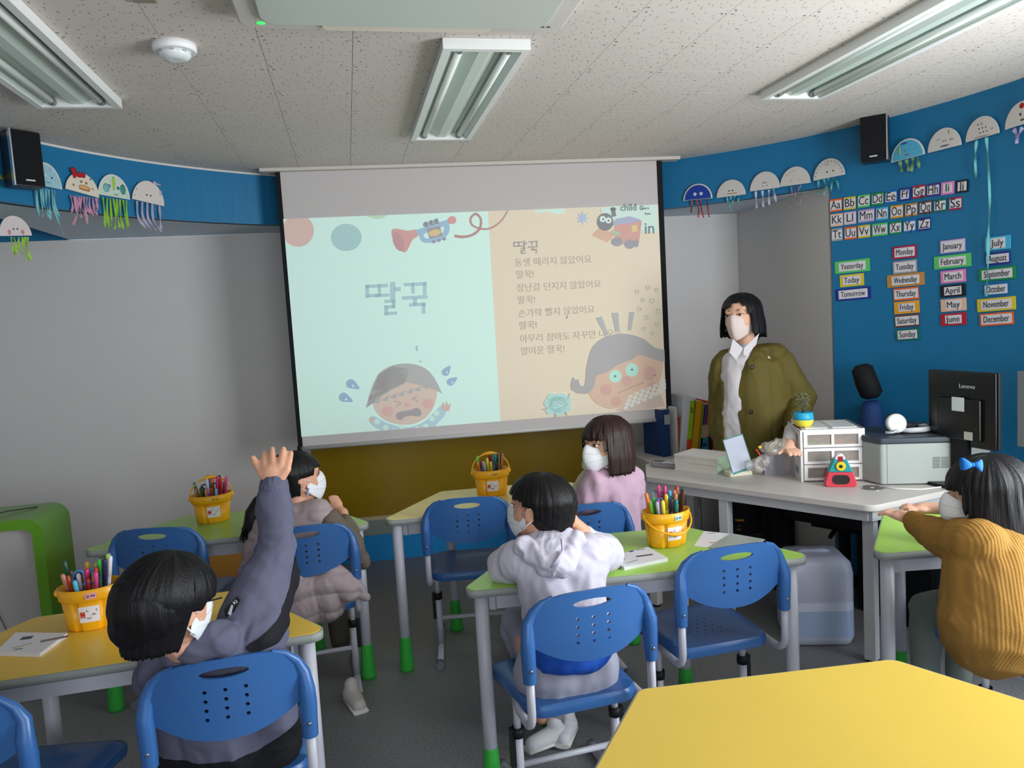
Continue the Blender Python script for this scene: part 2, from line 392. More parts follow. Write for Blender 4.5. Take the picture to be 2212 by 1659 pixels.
# ---------------------------------------------------------------- chairs
BL = mat('30609c', .34, .05, 300, .5, name='blue_plastic'); BLKP = mat('161719', .5, name='black_plastic'); CAPG = mat('70757a', .5)
def recalc(o):
    bm = bmesh.new(); bm.from_mesh(o.data); bmesh.ops.recalc_face_normals(bm, faces=bm.faces); bm.to_mesh(o.data); bm.free()
def boolean(o, cut, op='DIFFERENCE'):
    recalc(o); recalc(cut); bpy.context.view_layer.update()
    md = o.modifiers.new('b', 'BOOLEAN'); md.object = cut; md.operation = op; md.solver = 'EXACT'
    bake(o); me = cut.data; bpy.data.objects.remove(cut); bpy.data.meshes.remove(me)
def back_y(x, z): return -.245 - .034 * (1 - (x/.186)**2) - .10 * max(0, z - .60) ** 1.3
def make_back():
    nx, nz = 30, 12; F = []; B = []
    for k in range(nz + 1):
        a = []; b = []
        for i in range(nx + 1):
            x = -.186 + .372 * i / nx; u = abs(x) / .186
            top = .645 + .140 * (1 - u**3.4) ** (1/2.6); bot = .578 + .052 * min(1, (u/.9))**2.2
            top = max(top, bot + .02)
            z = bot + (top - bot) * k / nz; y = back_y(x, z)
            a.append(Vector((x, y, z))); b.append(Vector((x, y + .009, z)))
        F.append(a); B.append(b)
    mb = MB(); n = nx + 1
    for G in (F, B):
        for r in G: mb.v += r
    off = n * (nz + 1)
    for k in range(nz):
        for i in range(nx):
            q = [k*n+i, k*n+i+1, (k+1)*n+i+1, (k+1)*n+i]; mb.f.append(q); mb.sm.append(True); mb.f.append([off + v for v in reversed(q)]); mb.sm.append(True)
    rim = [(0, i) for i in range(n)] + [(k, nx) for k in range(1, nz+1)] + [(nz, i) for i in range(nx-1, -1, -1)] + [(k, 0) for k in range(nz-1, 0, -1)]
    for i in range(len(rim)):
        a = rim[i]; b = rim[(i+1) % len(rim)]; ia = a[0]*n+a[1]; ib = b[0]*n+b[1]
        mb.f.append([ib, ia, off+ia, off+ib]); mb.sm.append(False)
    o = obj('backrest', mb, BL)
    cut = MB(); e = [Vector((.058*math.cos(2*PI*j/24), 0, .748 + .0125*math.sin(2*PI*j/24))) for j in range(24)]
    cut.loft([[v + Vector((0, -.40, 0)) for v in e], [v + Vector((0, -.1, 0)) for v in e]], smooth=False)
    for cx in (-.047, 0, .047):
        for j in range(4):
            cz = .705 - j*.0235
            e = [Vector((cx + .0052*math.cos(2*PI*q/8), 0, cz + .0052*math.sin(2*PI*q/8))) for q in range(8)]
            cut.loft([[v + Vector((0, -.40, 0)) for v in e], [v + Vector((0, -.1, 0)) for v in e]], smooth=False)
    c = obj('cut', cut, BL); boolean(o, c)
    # arms
    arm = MB()
    for s_ in (-1, 1):
        path = [(s_*.186, -.252, .535), (s_*.186, -.252, .57), (s_*.187, -.253, .62), (s_*.187, -.257, .66)]
        path += [(s_*.186*((1 - ((z-.645)/.14)**2.6) ** (1/3.4)), 0, z) for z in (.70, .735, .76, .775)]
        path = [(p[0], p[1] or back_y(p[0], p[2]) + .008, p[2]) for p in path]
        arm.tube(path, [.0195, .0205, .0215, .020, .017, .0125, .009, .005], 12)
    a_ = obj('arm', arm, BL)
    bpy.context.view_layer.update()
    bm = bmesh.new(); bm.from_mesh(o.data); bm.from_mesh(a_.data)
    for f in bm.faces: f.smooth = True
    bm.to_mesh(o.data); bm.free()
    me = a_.data; bpy.data.objects.remove(a_); bpy.data.meshes.remove(me)
    for v in range(len(o.data.edges)): pass
    try: o.data.set_sharp_from_angle(angle=R_(40))
    except Exception: pass
    return o
def make_seat():
    pts = rpoly([(-.175, -.185), (.175, -.185), (.20, .19), (-.20, .19)], [.05, .05, .03, .03], 5)
    # curved rear
    pts = [(x, y - (.022*(1-(x/.18)**2) if y < -.12 else 0)) for x, y in pts]
    mb = MB(); c = Vector((0, 0))
    def ring(k, z, dy=0): return [Vector((x*k, y*k + dy, z - (.018 if y > .15 else 0) * (1 if k > .9 else 0))) for x, y in pts]
    rings = [ring(.90, .385), ring(.985, .388), ring(1, .40), ring(.995, .415), ring(.965, .424), ring(.80, .421), ring(.5, .414), ring(.2, .411)]
    mb.loft(rings)
    o = obj('seat', mb, BL); cut = MB()
    for r_ in range(5):
        for k in range(-2, 3):
            x = k*.030 + (0 if r_ % 2 else .015); y = .04 - r_*.030
            if abs(x) > .07: continue
            cut.tube([(x, y, .30), (x, y, .5)], .0042, 8)
    boolean(o, obj('cut', cut, BL))
    try: o.data.set_sharp_from_angle(angle=R_(50))
    except Exception: pass
    return o
def make_chair(label):
    t = thing('school_chair', label, 'chair', (0, 0, 0), 0, 'blue school chairs')
    b = make_back(); b.parent = t; s_ = make_seat(); s_.parent = t
    for s in (-1, 1):
        obj('screw', MB().lathe([(.005, 0), (.005, .0025), (.002, .003)], 10, (0, 0, 0), Matrix.Translation((s*.186, -.2725, .575)) @ rot_m('X', 90)), mat('9aa0a6', .25, metal=.9), b)
    for s in (-1, 1):
        path = [(s*.186, -.252, .56), (s*.186, -.252, .44)] + [(s*.186, -.252 + .05*(1-math.cos(a)), .44 - .05*math.sin(a)) for a in (.4, .8, 1.2, 1.57)] + [(s*.186, -.12, .389), (s*.170, -.02, .383)]
        obj('back_tube', MB().tube(path, .0125, 12), GREYM, t)
        p = obj('post', MB().tube([(s*.165, -.01, .385), (s*.165, -.01, .24)], .0115, 12), GREYM, t)
        obj('lower_tube', MB().tube([(s*.165, -.01, .27), (s*.165, -.01, .03)], .0155, 12), GREYM, p)
        obj('clamp', MB().tube([(s*.165, -.01, .275), (s*.165, -.01, .245)], .0205, 12).box(s*.165 - .009 + s*.018, -.02, .15, s*.165 + .009 + s*.018, 0, .275), BLKP, p)
        r = obj('floor_rail', MB().tube([(s*.165, -.21, .016), (s*.165, .20, .016)], .0145, 12), GREYM, t)
        for e in (-1, 1): obj('rail_cap', MB().tube([(s*.165, -.005 + e*.195, .0175), (s*.165, -.005 + e*.235, .0175)], .0175, 12), CAPG, r)
    obj('crossbar', MB().tube([(-.165, -.01, .15), (.165, -.01, .15)], .010, 10), GREYM, t)
    obj('seat_support', MB().box(-.165, -.10, .372, .165, -.08, .386).box(-.165, .08, .372, .165, .10, .386).box(-.175, -.14, .372, -.155, .14, .386).box(.155, -.14, .372, .175, .14, .386), GREYM, t)
    return t
chair0 = make_chair('blue chair of the boy in white, in the middle')
chair0.location = (.588, 2.284, 0); chair0.rotation_euler = (0, 0, R_(4.4))
for lab, x, y, a in (
    ('blue chair of the boy raising his hand', -.371, 2.168, 3.8),
    ('empty blue chair at the far left, cut by the frame edge', -.93, 2.17, -10),
    ('empty blue chair behind the black-haired boy, at the left green table', -.785, 3.578 - .28, -11),
    ('blue chair of the girl in the quilted vest', -.24, 3.345, 2.9),
    ('empty blue chair at the pale yellow table in the middle back', .485, 3.527, -7.9),
    ('blue chair of the girl in pink', .885, 3.20, .5),
    ('empty blue chair at the middle green table, right of the boy in white', 1.151, 2.491, 2),
    ('blue chair of the girl in the mustard sweater', 2.09, 2.04, 0)):
    dup(chair0, (x, y if 'behind the black' not in lab else 3.578, 0), R_(a), lab)

# ---------------------------------------------------------------- projection screen
SP0 = Vector((-.412, 4.549, 0)); SD = Vector((2.431, -.144, 0)).normalized(); SN = Vector((-SD.y, SD.x, 0))   # SN points away from the room
scr = thing('projection_screen', 'pull-down projection screen showing a picture-book spread', 'screen', SP0)
scr.rotation_euler = (0, 0, math.atan2(SD.y, SD.x))      # local x = u, local -y = to the room, z = height
obj('housing', MB().box(0, -.03, 2.425, 2.437, .05, CEIL), mat('cfc9bf', .45, spec=.4), scr, bevel=.004)
obj('fabric', MB().box(.105, -.001, .87, 2.30, .002, 2.424), mat('c9c3c1', .8), scr)
for u0, u1 in ((.082, .108), (2.296, 2.33)):
    obj('black_border', MB().box(u0, -.002, .875, u1, .003, 2.424), mat('111318', .8), scr)
obj('weight_bar', MB().tube([(.10, 0, .862), (2.335, 0, .862)], .013, 12), mat('c8c6c2', .4), scr)
for u in (.09, 2.345): obj('end_cap', MB().tube([(u - .012, 0, .862), (u + .012, 0, .862)], .018, 10), mat('17181b', .5), scr)
def UV(px, py):
    p = PPL(px, py, SP0, SN); return ((p - SP0).dot(SD), p.z)
def ZP(x, y): return (560 + x/2.4043, 330 + y/2.4043)       # crop coordinates -> frame
PU0, PU1, PV0, PV1 = .105, 2.296, .930, 2.166
def clip(poly, u0=PU0, u1=PU1, v0=PV0, v1=PV1):
    for ax, lim, sg in ((0, u0, 1), (0, u1, -1), (1, v0, 1), (1, v1, -1)):
        out = []
        for i in range(len(poly)):
            a = poly[i-1]; b = poly[i]; ia = sg*(a[ax]-lim) >= 0; ib = sg*(b[ax]-lim) >= 0
            if ia != ib:
                t_ = (lim-a[ax])/(b[ax]-a[ax]); out.append((a[0]+(b[0]-a[0])*t_, a[1]+(b[1]-a[1])*t_))
            if ib: out.append(b)
        poly = out
        if not poly: return []
    return poly
pic = obj('projected_picture', MB().box(PU0, -.0022, PV0, 1.262, -.001, PV1), mat('c4e0d6', .8, emit=.32), scr)
LAY = [0]
PE = .27
def flat(polys, c, name='picture_shape', e=PE):
    LAY[0] += 1; y = -.0022 - .00012*LAY[0]; mb = MB()
    wash = (0xc9, 0xd0, 0xc6); c = ''.join('%02x' % int(int(c[k:k+2], 16)*.76 + wash[k//2]*.24) for k in (0, 2, 4)) if LAY[0] > 1 else c
    for p in polys:
        p = clip(p)
        if len(p) < 3: continue
        area2 = sum(p[i-1][0]*p[i][1]-p[i][0]*p[i-1][1] for i in range(len(p)))
        if area2 < 0: p = p[::-1]
        mb.add([(a, y, b) for a, b in p], [tuple(range(len(p)))])
    if mb.f: return obj(name, mb, mat(c, .8, emit=e), pic)
def zpoly(pts): return [UV(*ZP(*p)) for p in pts]
def zell(cx, cy, rx, ry, a=0, n=28):
    a = R_(a); return zpoly([(cx + rx*math.cos(t_)*math.cos(a) - ry*math.sin(t_)*math.sin(a), cy + rx*math.cos(t_)*math.sin(a) + ry*math.sin(t_)*math.cos(a)) for t_ in [2*PI*i/n for i in range(n)]])
def cat(pts, n=6, closed=True):                              # Catmull-Rom
    P = [Vector(p) for p in pts]; N_ = len(P); out = []
    rng = range(N_) if closed else range(N_-1)
    for i in rng:
        p0 = P[i-1] if closed or i else P[0]; p1 = P[i]; p2 = P[(i+1) % N_]; p3 = P[(i+2) % N_] if closed or i < N_-2 else P[-1]
        for k in range(n):
            t_ = k/n; out.append(tuple(.5*((2*p1) + (p2-p0)*t_ + (2*p0-5*p1+4*p2-p3)*t_*t_ + (3*p1-p0-3*p2+p3)*t_**3)))
    if not closed: out.append(tuple(P[-1]))
    return out
def zline(pts, w_, smooth=True):                             # stroke as quads, w in crop px
    p = cat(pts, 6, False) if smooth and len(pts) > 2 else pts; out = []
    ws = w_ if isinstance(w_, (list, tuple)) else None
    for i in range(len(p)-1):
        a = Vector(p[i]); b = Vector(p[i+1]); d = (b-a); 
        if d.length < 1e-6: continue
        d.normalize(); n_ = Vector((-d.y, d.x)); k = (ws[0] + (ws[1]-ws[0])*i/len(p)) if ws else w_
        out.append(zpoly([tuple(a + n_*k/2 - d*k*.15), tuple(b + n_*k/2 + d*k*.15), tuple(b - n_*k/2 + d*k*.15), tuple(a - n_*k/2 - d*k*.15)]))
    return out
flat([[(1.262, PV0), (PU1, PV0), (PU1, PV1), (1.262, PV1)]], 'd6cab4')
# left page: balls, horn, ribbon
flat([zell(202, 405, 82, 84)], 'd2aaa2'); flat([zell(452, 440, 80, 71)], '99c2c4'); flat([zell(610, 318, 52, 26)], 'b2d2b2')
flat(zline([(1015, 432), (1060, 437), (1110, 425), (1145, 392), (1150, 345), (1125, 318), (1098, 340), (1105, 375), (1150, 395), (1200, 392), (1255, 355), (1290, 300)], (15, 9)), 'b9898a')
flat([zpoly(cat([(690, 400), (715, 395), (770, 405), (815, 400), (825, 430), (795, 455), (765, 512), (735, 510), (705, 470), (688, 430)]))], 'c98e8c')
flat([zell(722, 462, 26, 52, -20)], 'b98088')
flat([zpoly([(812, 402), (985, 345), (995, 368), (828, 432)])], '8fb0cc')
flat([zpoly(cat([(830, 430), (845, 462), (890, 468), (950, 452), (985, 415), (985, 372), (960, 368), (958, 405), (935, 430), (885, 445), (858, 440), (850, 415)]))], '8fb0cc')
flat([zpoly(cat([(978, 345), (995, 330), (1018, 335), (1022, 360), (1005, 370), (982, 365)]))], 'cf8a88')
for k in range(3):
    flat([zell(860 + 27*k, 374 - 8*k, 10, 12), zpoly([(858 + 27*k, 360 - 8*k), (872 + 27*k, 356 - 8*k), (882 + 27*k, 385 - 8*k), (866 + 27*k, 388 - 8*k)]), zell(906 + 27*k, 462 - 7*k, 10, 9)], '868a9a')
flat([zpoly([(868, 395), (938, 380), (952, 432), (885, 448)])], '918a94')
flat([zell(911, 416, 33, 17, -12)], 'd6b27c')
# title lettering (drawn as strokes)
def hangul(ox, oy, k, c, sk=0):
    def B(x0, y0, x1, y1): return zpoly([(ox+(x)*k, oy+(y)*k - (x)*k*sk) for x, y in ((x0-2.5, y0-2.5), (x1+2.5, y0-2.5), (x1+2.5, y1+2.5), (x0-2.5, y1+2.5))])
    S = [B(0,0,60,13), B(0,0,13,62), B(0,50,60,62), B(48,50,60,62), B(64,0,112,13), B(64,0,76,62), B(64,50,118,62),
         B(128,-8,150,78), B(150,20,178,36), B(98,82,150,94), B(136,82,150,120), B(98,112,150,124), B(98,112,112,158), B(98,146,158,158),
         B(198,0,250,13), B(238,0,250,52), B(258,0,312,13), B(298,0,312,62), B(190,68,318,82), B(246,82,262,112), B(226,106,306,119), B(292,106,306,160)]
    flat(S, c, 'title_lettering')
hangul(555, 688, 1.0, '9dbfc8', .045)
hangul(1320, 464, .395, '9b8f8d', .045)
# verse lines
def verse(txt, zx, zy, size):
    u, v = UV(*ZP(zx, zy)); LAY[0] += 1
    o = text_mesh(txt, size, mat('aaa295', .8, emit=PE), 'verse_lettering', pic, (u, -.0022 - .00012*LAY[0] - .0003, v), 0, 'LEFT'); o.rotation_euler = (R_(90), 0, 0)
for tx, zx, zy in (('동생 때리지 않았어요', 1325, 574), ('딸꾹!', 1331, 637), ('장난감 던지지 않았어요', 1335, 706), ('딸꾹!', 1339, 769), ('손가락 빨지 않았어요', 1344, 838), ('딸꾹!', 1348, 901), ('아무리 참아도 자꾸만 나오는', 1352, 970), ('얄미운 딸꾹!', 1356, 1034)):
    verse(tx, zx, zy, .053)
# crying child, left page
flat([zpoly(cat([(575, 1375), (600, 1368), (660, 1400), (760, 1425), (850, 1400), (905, 1350), (945, 1315), (970, 1345), (935, 1395), (880, 1432), (700, 1450), (620, 1435), (580, 1405)]))], 'a3c3d2')
flat([zell(x, y, 15, 15) for x, y in ((612, 1396), (657, 1428), (740, 1420), (700, 1449), (820, 1436), (865, 1420), (897, 1380), (920, 1352))], 'c5e2d8')
flat([zpoly(cat([(945, 1322), (955, 1295), (965, 1310), (972, 1290), (982, 1308), (995, 1300), (990, 1325), (985, 1340), (960, 1340)]))], 'c9aaa2')
flat([zell(583, 1385, 12, 14)], 'c9aaa2')
flat([zpoly(cat([(590, 1260), (600, 1330), (650, 1385), (730, 1410), (810, 1405), (870, 1370), (910, 1310), (922, 1230), (880, 1170), (740, 1150), (630, 1180)]))], 'cdb4a6')
hr = cat([(555, 1325), (580, 1240), (620, 1150), (690, 1105), (780, 1094), (860, 1118), (910, 1170), (950, 1250)], 6, False)
flat([zpoly([(555, 1325), (590, 1300), (625, 1275)] + [(690, 1230), (755, 1200)] + [(780, 1120), (690, 1108), (620, 1150), (580, 1235)]), zpoly(hr + [(912, 1232), (870, 1215)] + [(760, 1190), (625, 1260), (590, 1300)])], 'a5a1a3')
flat([zpoly([(590+i*42, 1300-i*14), (632+i*42, 1268-i*12), (625+i*42, 1300-i*12)]) for i in range(7)], 'a5a1a3')
flat([zell(665, 1342, 30, 27), zell(875, 1303, 29, 27), zell(768, 1308, 17, 10)], 'cf9f98')
flat([zpoly(cat([(712, 1355), (745, 1342), (785, 1335), (820, 1325), (842, 1345), (830, 1368), (790, 1365), (755, 1372), (735, 1388), (714, 1378)]))], '93898d')
flat(zline([(702, 1288), (735, 1298), (712, 1318)], 3, False) + zline([(822, 1265), (795, 1278), (825, 1290)], 3, False), '8b7d80')
for cx_, cy_, a, k in ((485, 1203, 25, 1), (448, 1272, 20, 1), (972, 1133, -60, .8), (1000, 1185, -40, .8)):
    ca, sa = math.cos(R_(a)), math.sin(R_(a)); sh = [(-33, 0), (-20, -22), (5, -20), (42, 4), (8, 20), (-20, 22)]
    flat([zpoly(cat([(cx_ + k*(x*ca - y*sa), cy_ + k*(x*sa + y*ca)) for x, y in sh]))], '8aa6c8')
    flat([zell(cx_ + 3, cy_ + 8, 5*k, 7*k)], 'cfe4e4')
# right page: star, toy train, newspaper scrap
flat([zpoly([(1678 + (38 if i % 2 == 0 else 15)*math.sin(PI*i/8), 340 - (38 if i % 2 == 0 else 15)*math.cos(PI*i/8)) for i in range(16)])], '9fb2d2')
flat([zpoly([(1772, 290), (1800, 283), (1840, 278), (2062, 268), (2068, 415), (2000, 418), (1960, 385), (1780, 330)])], 'c6dcd2')
flat([zpoly(cat([(1430, 300), (1575, 292), (1578, 315), (1540, 318), (1500, 305), (1450, 312)]))], 'c4e2d6')
flat([zpoly([(1727, 430), (1762, 395), (1850, 420), (1808, 466)])], 'cfa08c')
flat([zpoly([(1835, 420), (1860, 350), (1940, 340), (1985, 355), (1970, 470), (1890, 475), (1850, 440)])], 'c98e88')
flat([zpoly([(1835, 380), (1850, 345), (1920, 330), (1985, 350), (1940, 365), (1870, 372)])], '9aa0c0')
flat([zpoly([(1932, 378), (1962, 376), (1962, 410), (1935, 412)])], 'd6bc74')
flat([zell(1857, 463, 30, 23), zell(1922, 475, 28, 25), zell(1958, 470, 10, 22)], '8c8a92')
flat([zell(1795, 360, 42, 46), zpoly([(1824, 290), (1846, 288), (1852, 330), (1828, 335)]), zell(1836, 293, 16, 9)], '6e6e76')
flat([zell(1782, 345, 16, 16), zell(1812, 352, 16, 16)], 'cfe0d6'); flat([zell(1784, 346, 5, 5), zell(1812, 353, 5, 5)], '55565c')
flat([zell(1850, 418, 24, 12, 20)], '9fb592')
for tx, zx, zy, s_ in (('child c', 1872, 288, .055), ('in', 1996, 396, .095), ('they w', 1985, 290, .016), ('if you', 2000, 318, .016)):
    u, v = UV(*ZP(zx, zy)); LAY[0] += 1
    o = text_mesh(tx, s_, mat('7f8f8e', .8, emit=.1), 'newsprint_lettering', pic, (u, -.0025 - .00012*LAY[0] - .0003, v), 0, 'LEFT', bold=.001); o.rotation_euler = (R_(90), 0, 0)
# rings
def ring(cx_, cy_, r):
    q = [(cx_ + r*math.cos(2*PI*i/14), cy_ + r*math.sin(2*PI*i/14)) for i in range(15)]
    return zline(q, 3.2, False)
rg = []
for x, y, r in ((2017, 700, 10), (2062, 712, 9), (1960, 721, 9), (1990, 764, 9), (2038, 769, 11), (1972, 812, 9), (2070, 824, 11), (2009, 855, 10), (2062, 892, 10), (1994, 914, 8), (2040, 936, 9)): rg += ring(x, y, r)
flat(rg, 'a9aaa6')
flat([zpoly([(1748, 858), (1778, 850), (1812, 945), (1795, 948)]), zpoly([(1830, 832), (1862, 830), (1870, 928), (1850, 930)]), zpoly([(1922, 828), (1946, 826), (1930, 922), (1913, 924)])], 'a2a2a4')
# startled child, right page
flat([zpoly(cat([(1700, 1180), (1730, 1280), (1820, 1328), (1940, 1300), (2040, 1260), (2080, 1180), (2080, 1060), (1900, 1040), (1760, 1100)]))], 'cfa890')
flat([zpoly(cat([(1655, 1245), (1690, 1200), (1700, 1110), (1730, 1010), (1800, 955), (1900, 940), (1990, 965), (2050, 1010), (2110, 1030), (2110, 1085), (2040, 1070), (1975, 1050), (1930, 1075), (1870, 1095), (1800, 1140), (1750, 1160), (1735, 1215), (1700, 1250), (1640, 1245)]))], '9a9598')
flat([zpoly(cat([(1620, 1190), (1630, 1165), (1645, 1185), (1655, 1175), (1665, 1205), (1690, 1220), (1680, 1250), (1640, 1240), (1620, 1225)]))], '9a9598')
flat([zell(1799, 1230, 32, 31), zell(2025, 1145, 33, 37), zell(1905, 1185, 27, 27), zell(1850, 1290, 28, 26), zell(2040, 1220, 26, 30)], 'c8968c')
flat([zell(1847, 1160, 32, 33), zell(1933, 1127, 33, 35)], 'a8ddcf'); flat([zell(1846, 1160, 6, 6), zell(1933, 1126, 6, 6)], '5c6a66')
flat(zline([(1858, 1248), (1920, 1222), (1995, 1192)], 3), '8d7a74')
sc = []
for i in range(7):
    for j in range(4): sc.append(zpoly([(1890+i*32+j*8, 1320-i*14-j*20), (1912+i*32+j*8, 1313-i*14-j*20), (1914+i*32+j*8, 1328-i*14-j*20), (1892+i*32+j*8, 1335-i*14-j*20)]))
flat([zpoly([(1850, 1335), (1960, 1285), (2080, 1250), (2106, 1318), (1900, 1345)])], 'bfa79c'); flat(sc, 'd0d2cc')
# little cloud creature
flat([zell(1500, 1300, 22, 24), zell(1520, 1270, 26, 22), zell(1565, 1268, 26, 20), zell(1600, 1285, 20, 26), zell(1595, 1325, 22, 22), zell(1555, 1345, 26, 20), zell(1510, 1340, 24, 20), zell(1548, 1305, 48, 42)], 'a5cfcb')
flat(zline([(1545, 1328), (1572, 1320)], 3) + ring(1530, 1298, 17) + ring(1567, 1287, 16), '7f9f9e')
flat([zell(1530, 1299, 4, 4), zell(1567, 1288, 4, 4)] + zline([(1500, 1325), (1470, 1333)], 5) + zline([(1598, 1280), (1612, 1250)], 5) + zline([(1535, 1350), (1538, 1372)], 6) + zline([(1585, 1345), (1598, 1362)], 6), '93a09c')
mk = []
for a, b in (((818, 1003), (820, 1028)), ((832, 1082), (842, 1083)), ((1600, 845), (1596, 862)), ((2048, 1158), (2058, 1152))): mk += zline([a, b], 3, False)
flat(mk, '4f5557', 'scratch')
# ---------------------------------------------------------------- people
def blob(name, prims, vox, m_, parent=None, smooth=4, fold=0, ffreq=9, seed=0, fn=None):
    """one continuous skin grown over tapered limbs and ellipsoids"""
    mb = MB()
    for p in prims:
        if p[0] == 'c':
            _, a, b, r0, r1 = p[:5]; k = p[5] if len(p) > 5 else 1
            a = Vector(a); b = Vector(b); d = (b-a); L = d.length; d.normalize()
            path = [a - d*r0*.98, a - d*r0*.8, a - d*r0*.4, a, b, b + d*r1*.4, b + d*r1*.8, b + d*r1*.98]
            mb.tube(path, [r0*.15, r0*.6, r0*.92, r0, r1, r1*.92, r1*.6, r1*.15], 14, rx=k)
        elif p[0] == 'e':
            mb.ball(Vector(p[1]), p[2], 16, 10, p[3] if len(p) > 3 else None)
    o = obj(name, mb, m_, parent)
    md = o.modifiers.new('r', 'REMESH'); md.mode = 'VOXEL'; md.voxel_size = vox
    if smooth: ms = o.modifiers.new('s', 'SMOOTH'); ms.factor = .6; ms.iterations = smooth
    bake(o); me = o.data
    me.materials.clear(); me.materials.append(m_)
    if fold or fn:
        off = Vector((seed*7.3, seed*3.1, 0)); nrm = [v.normal.copy() for v in me.vertices]
        for i, v in enumerate(me.vertices):
            c = v.co; d = 0
            if fold:
                q = Vector((c.x*ffreq, c.y*ffreq, c.z*ffreq*.75)) + off
                q += noise.noise_vector(q*.6)*.8
                a = 1 - abs(noise.noise(q))*2.4; b = 1 - abs(noise.noise(q*2.1))*2.4
                d = fold*(max(a, -.4)*.8 + max(b, -.4)*.35 - .35)
            if fn: d += fn(c, nrm[i])
            v.co = c + nrm[i]*d
    me.polygons.foreach_set('use_smooth', [True]*len(me.polygons)); me.update()
    return o
def split(o, name, m_, pred, parent=None, lift=.0025):
    me = o.data; bm = bmesh.new(); bm.from_mesh(me)
    sel = [f for f in bm.faces if pred(f.calc_center_median(), f.normal)]
    if not sel: bm.free(); return None
    idx = {}; mb = MB()
    for f in sel:
        q = []
        for v in f.verts:
            if v.index not in idx: idx[v.index] = len(mb.v); mb.v.append(v.co + v.normal*lift)
            q.append(idx[v.index])
        mb.f.append(q); mb.sm.append(True)
    if m_ is not None:
        bm.free(); n_ = obj(name, mb, m_, parent or o.parent); me2 = n_.data; b2 = bmesh.new(); b2.from_mesh(me2); smooth_rim(b2, 12); b2.to_mesh(me2); b2.free(); return n_
    bmesh.ops.delete(bm, geom=sel, context='FACES'); smooth_rim(bm, 10); bm.to_mesh(me); bm.free(); return None
def smooth_rim(bm, n):
    for _ in range(n):
        new = {}
        for v in bm.verts:
            e = [x for x in v.link_edges if x.is_boundary]
            if len(e) == 2: new[v] = v.co*.4 + (e[0].other_vert(v).co + e[1].other_vert(v).co)*.3
        for v, c in new.items(): v.co = c
def to_px(p):
    d = Vector(p) - EYE; z = d.dot(CZ); return (d.dot(CX)/z*FPX + 1106, d.dot(CY)/z*FPX + 829.5, z)
def inpoly(x, y, P):
    c = False; j = len(P) - 1
    for i in range(len(P)):
        if (P[i][1] > y) != (P[j][1] > y) and x < (P[j][0]-P[i][0])*(y-P[i][1])/(P[j][1]-P[i][1]) + P[i][0]: c = not c
        j = i
    return c
def facing(c, n_): return (Vector(c) - EYE).dot(n_) < 0
def headM(c, yaw, pitch=0, roll=0, s=1):        # yaw 0 = facing +y, positive = to the left
    return Matrix.Translation(c) @ rot_m('Z', yaw) @ rot_m('X', pitch) @ rot_m('Y', roll) @ Matrix.Scale(s, 4)
def head_prims(M, s, neck_to=None, neck_r=.042):
    def P(x, y, z): return M @ Vector((x, y, z))
    R3 = M.to_3x3().to_4x4(); R3n = Matrix.Identity(4)
    q = M.to_quaternion().to_matrix().to_4x4()
    pr = [('e', P(0, -.012, .028), (.071*s, .088*s, .072*s), q), ('e', P(0, .012, -.02), (.062*s, .070*s, .075*s), q), ('e', P(0, .030, -.068), (.042*s, .045*s, .032*s), q),
          ('c', P(0, .080, .002), P(0, .090, -.022), .006*s, .010*s), ('c', P(-.03, .066, .016), P(.03, .066, .016), .012*s, .012*s),
          ('e', P(-.030, .048, -.032), (.022*s, .020*s, .022*s), q), ('e', P(.030, .048, -.032), (.022*s, .020*s, .022*s), q)]
    for e in (-1, 1):
        qe = q @ rot_m('Z', -e*22)
        pr += [('e', P(e*.071, -.010, -.012), (.007*s, .017*s, .027*s), qe), ('c', P(e*.071, -.020, .010), P(e*.074, -.024, -.010), .006*s, .006*s)]
    if neck_to is not None: pr.append(('c', P(0, -.02, -.05), neck_to, neck_r*s, neck_r*1.1*s))
    return pr
def eyes(M, s, parent, squint=1):
    for e in (-1, 1):
        c = M @ Vector((e*.029, .0735, .0)); q = M.to_quaternion().to_matrix().to_4x4()
        o = obj('eye', MB().ball(c, (.0125*s, .006*s, .0055*s*squint), 12, 8, q), mat('e8e2dc', .3), parent)
        obj('iris', MB().ball(M @ Vector((e*.029, .0785, .0)), (.0055*s, .003*s, .0052*s*squint), 10, 6, q), mat('17100c', .2), o)
        path = [M @ Vector((e*(.014 + .008*k), .0775 - .0012*k*k, .0185 + .0025*math.sin(k*1.0))) for k in range(5)]
        obj('eyebrow', MB().tube(path, [.0012*s, .002*s, .002*s, .0018*s, .001*s], 6), mat('241a15', .8), parent)
        path = [M @ Vector((e*(.016 + .0065*k), .0795 - .0011*k*k, .0022 + .0030*squint*math.sin(k*PI/4))) for k in range(5)]
        obj('eyelid', MB().tube(path, .0014*s, 6), mat('3a241c', .7), parent)
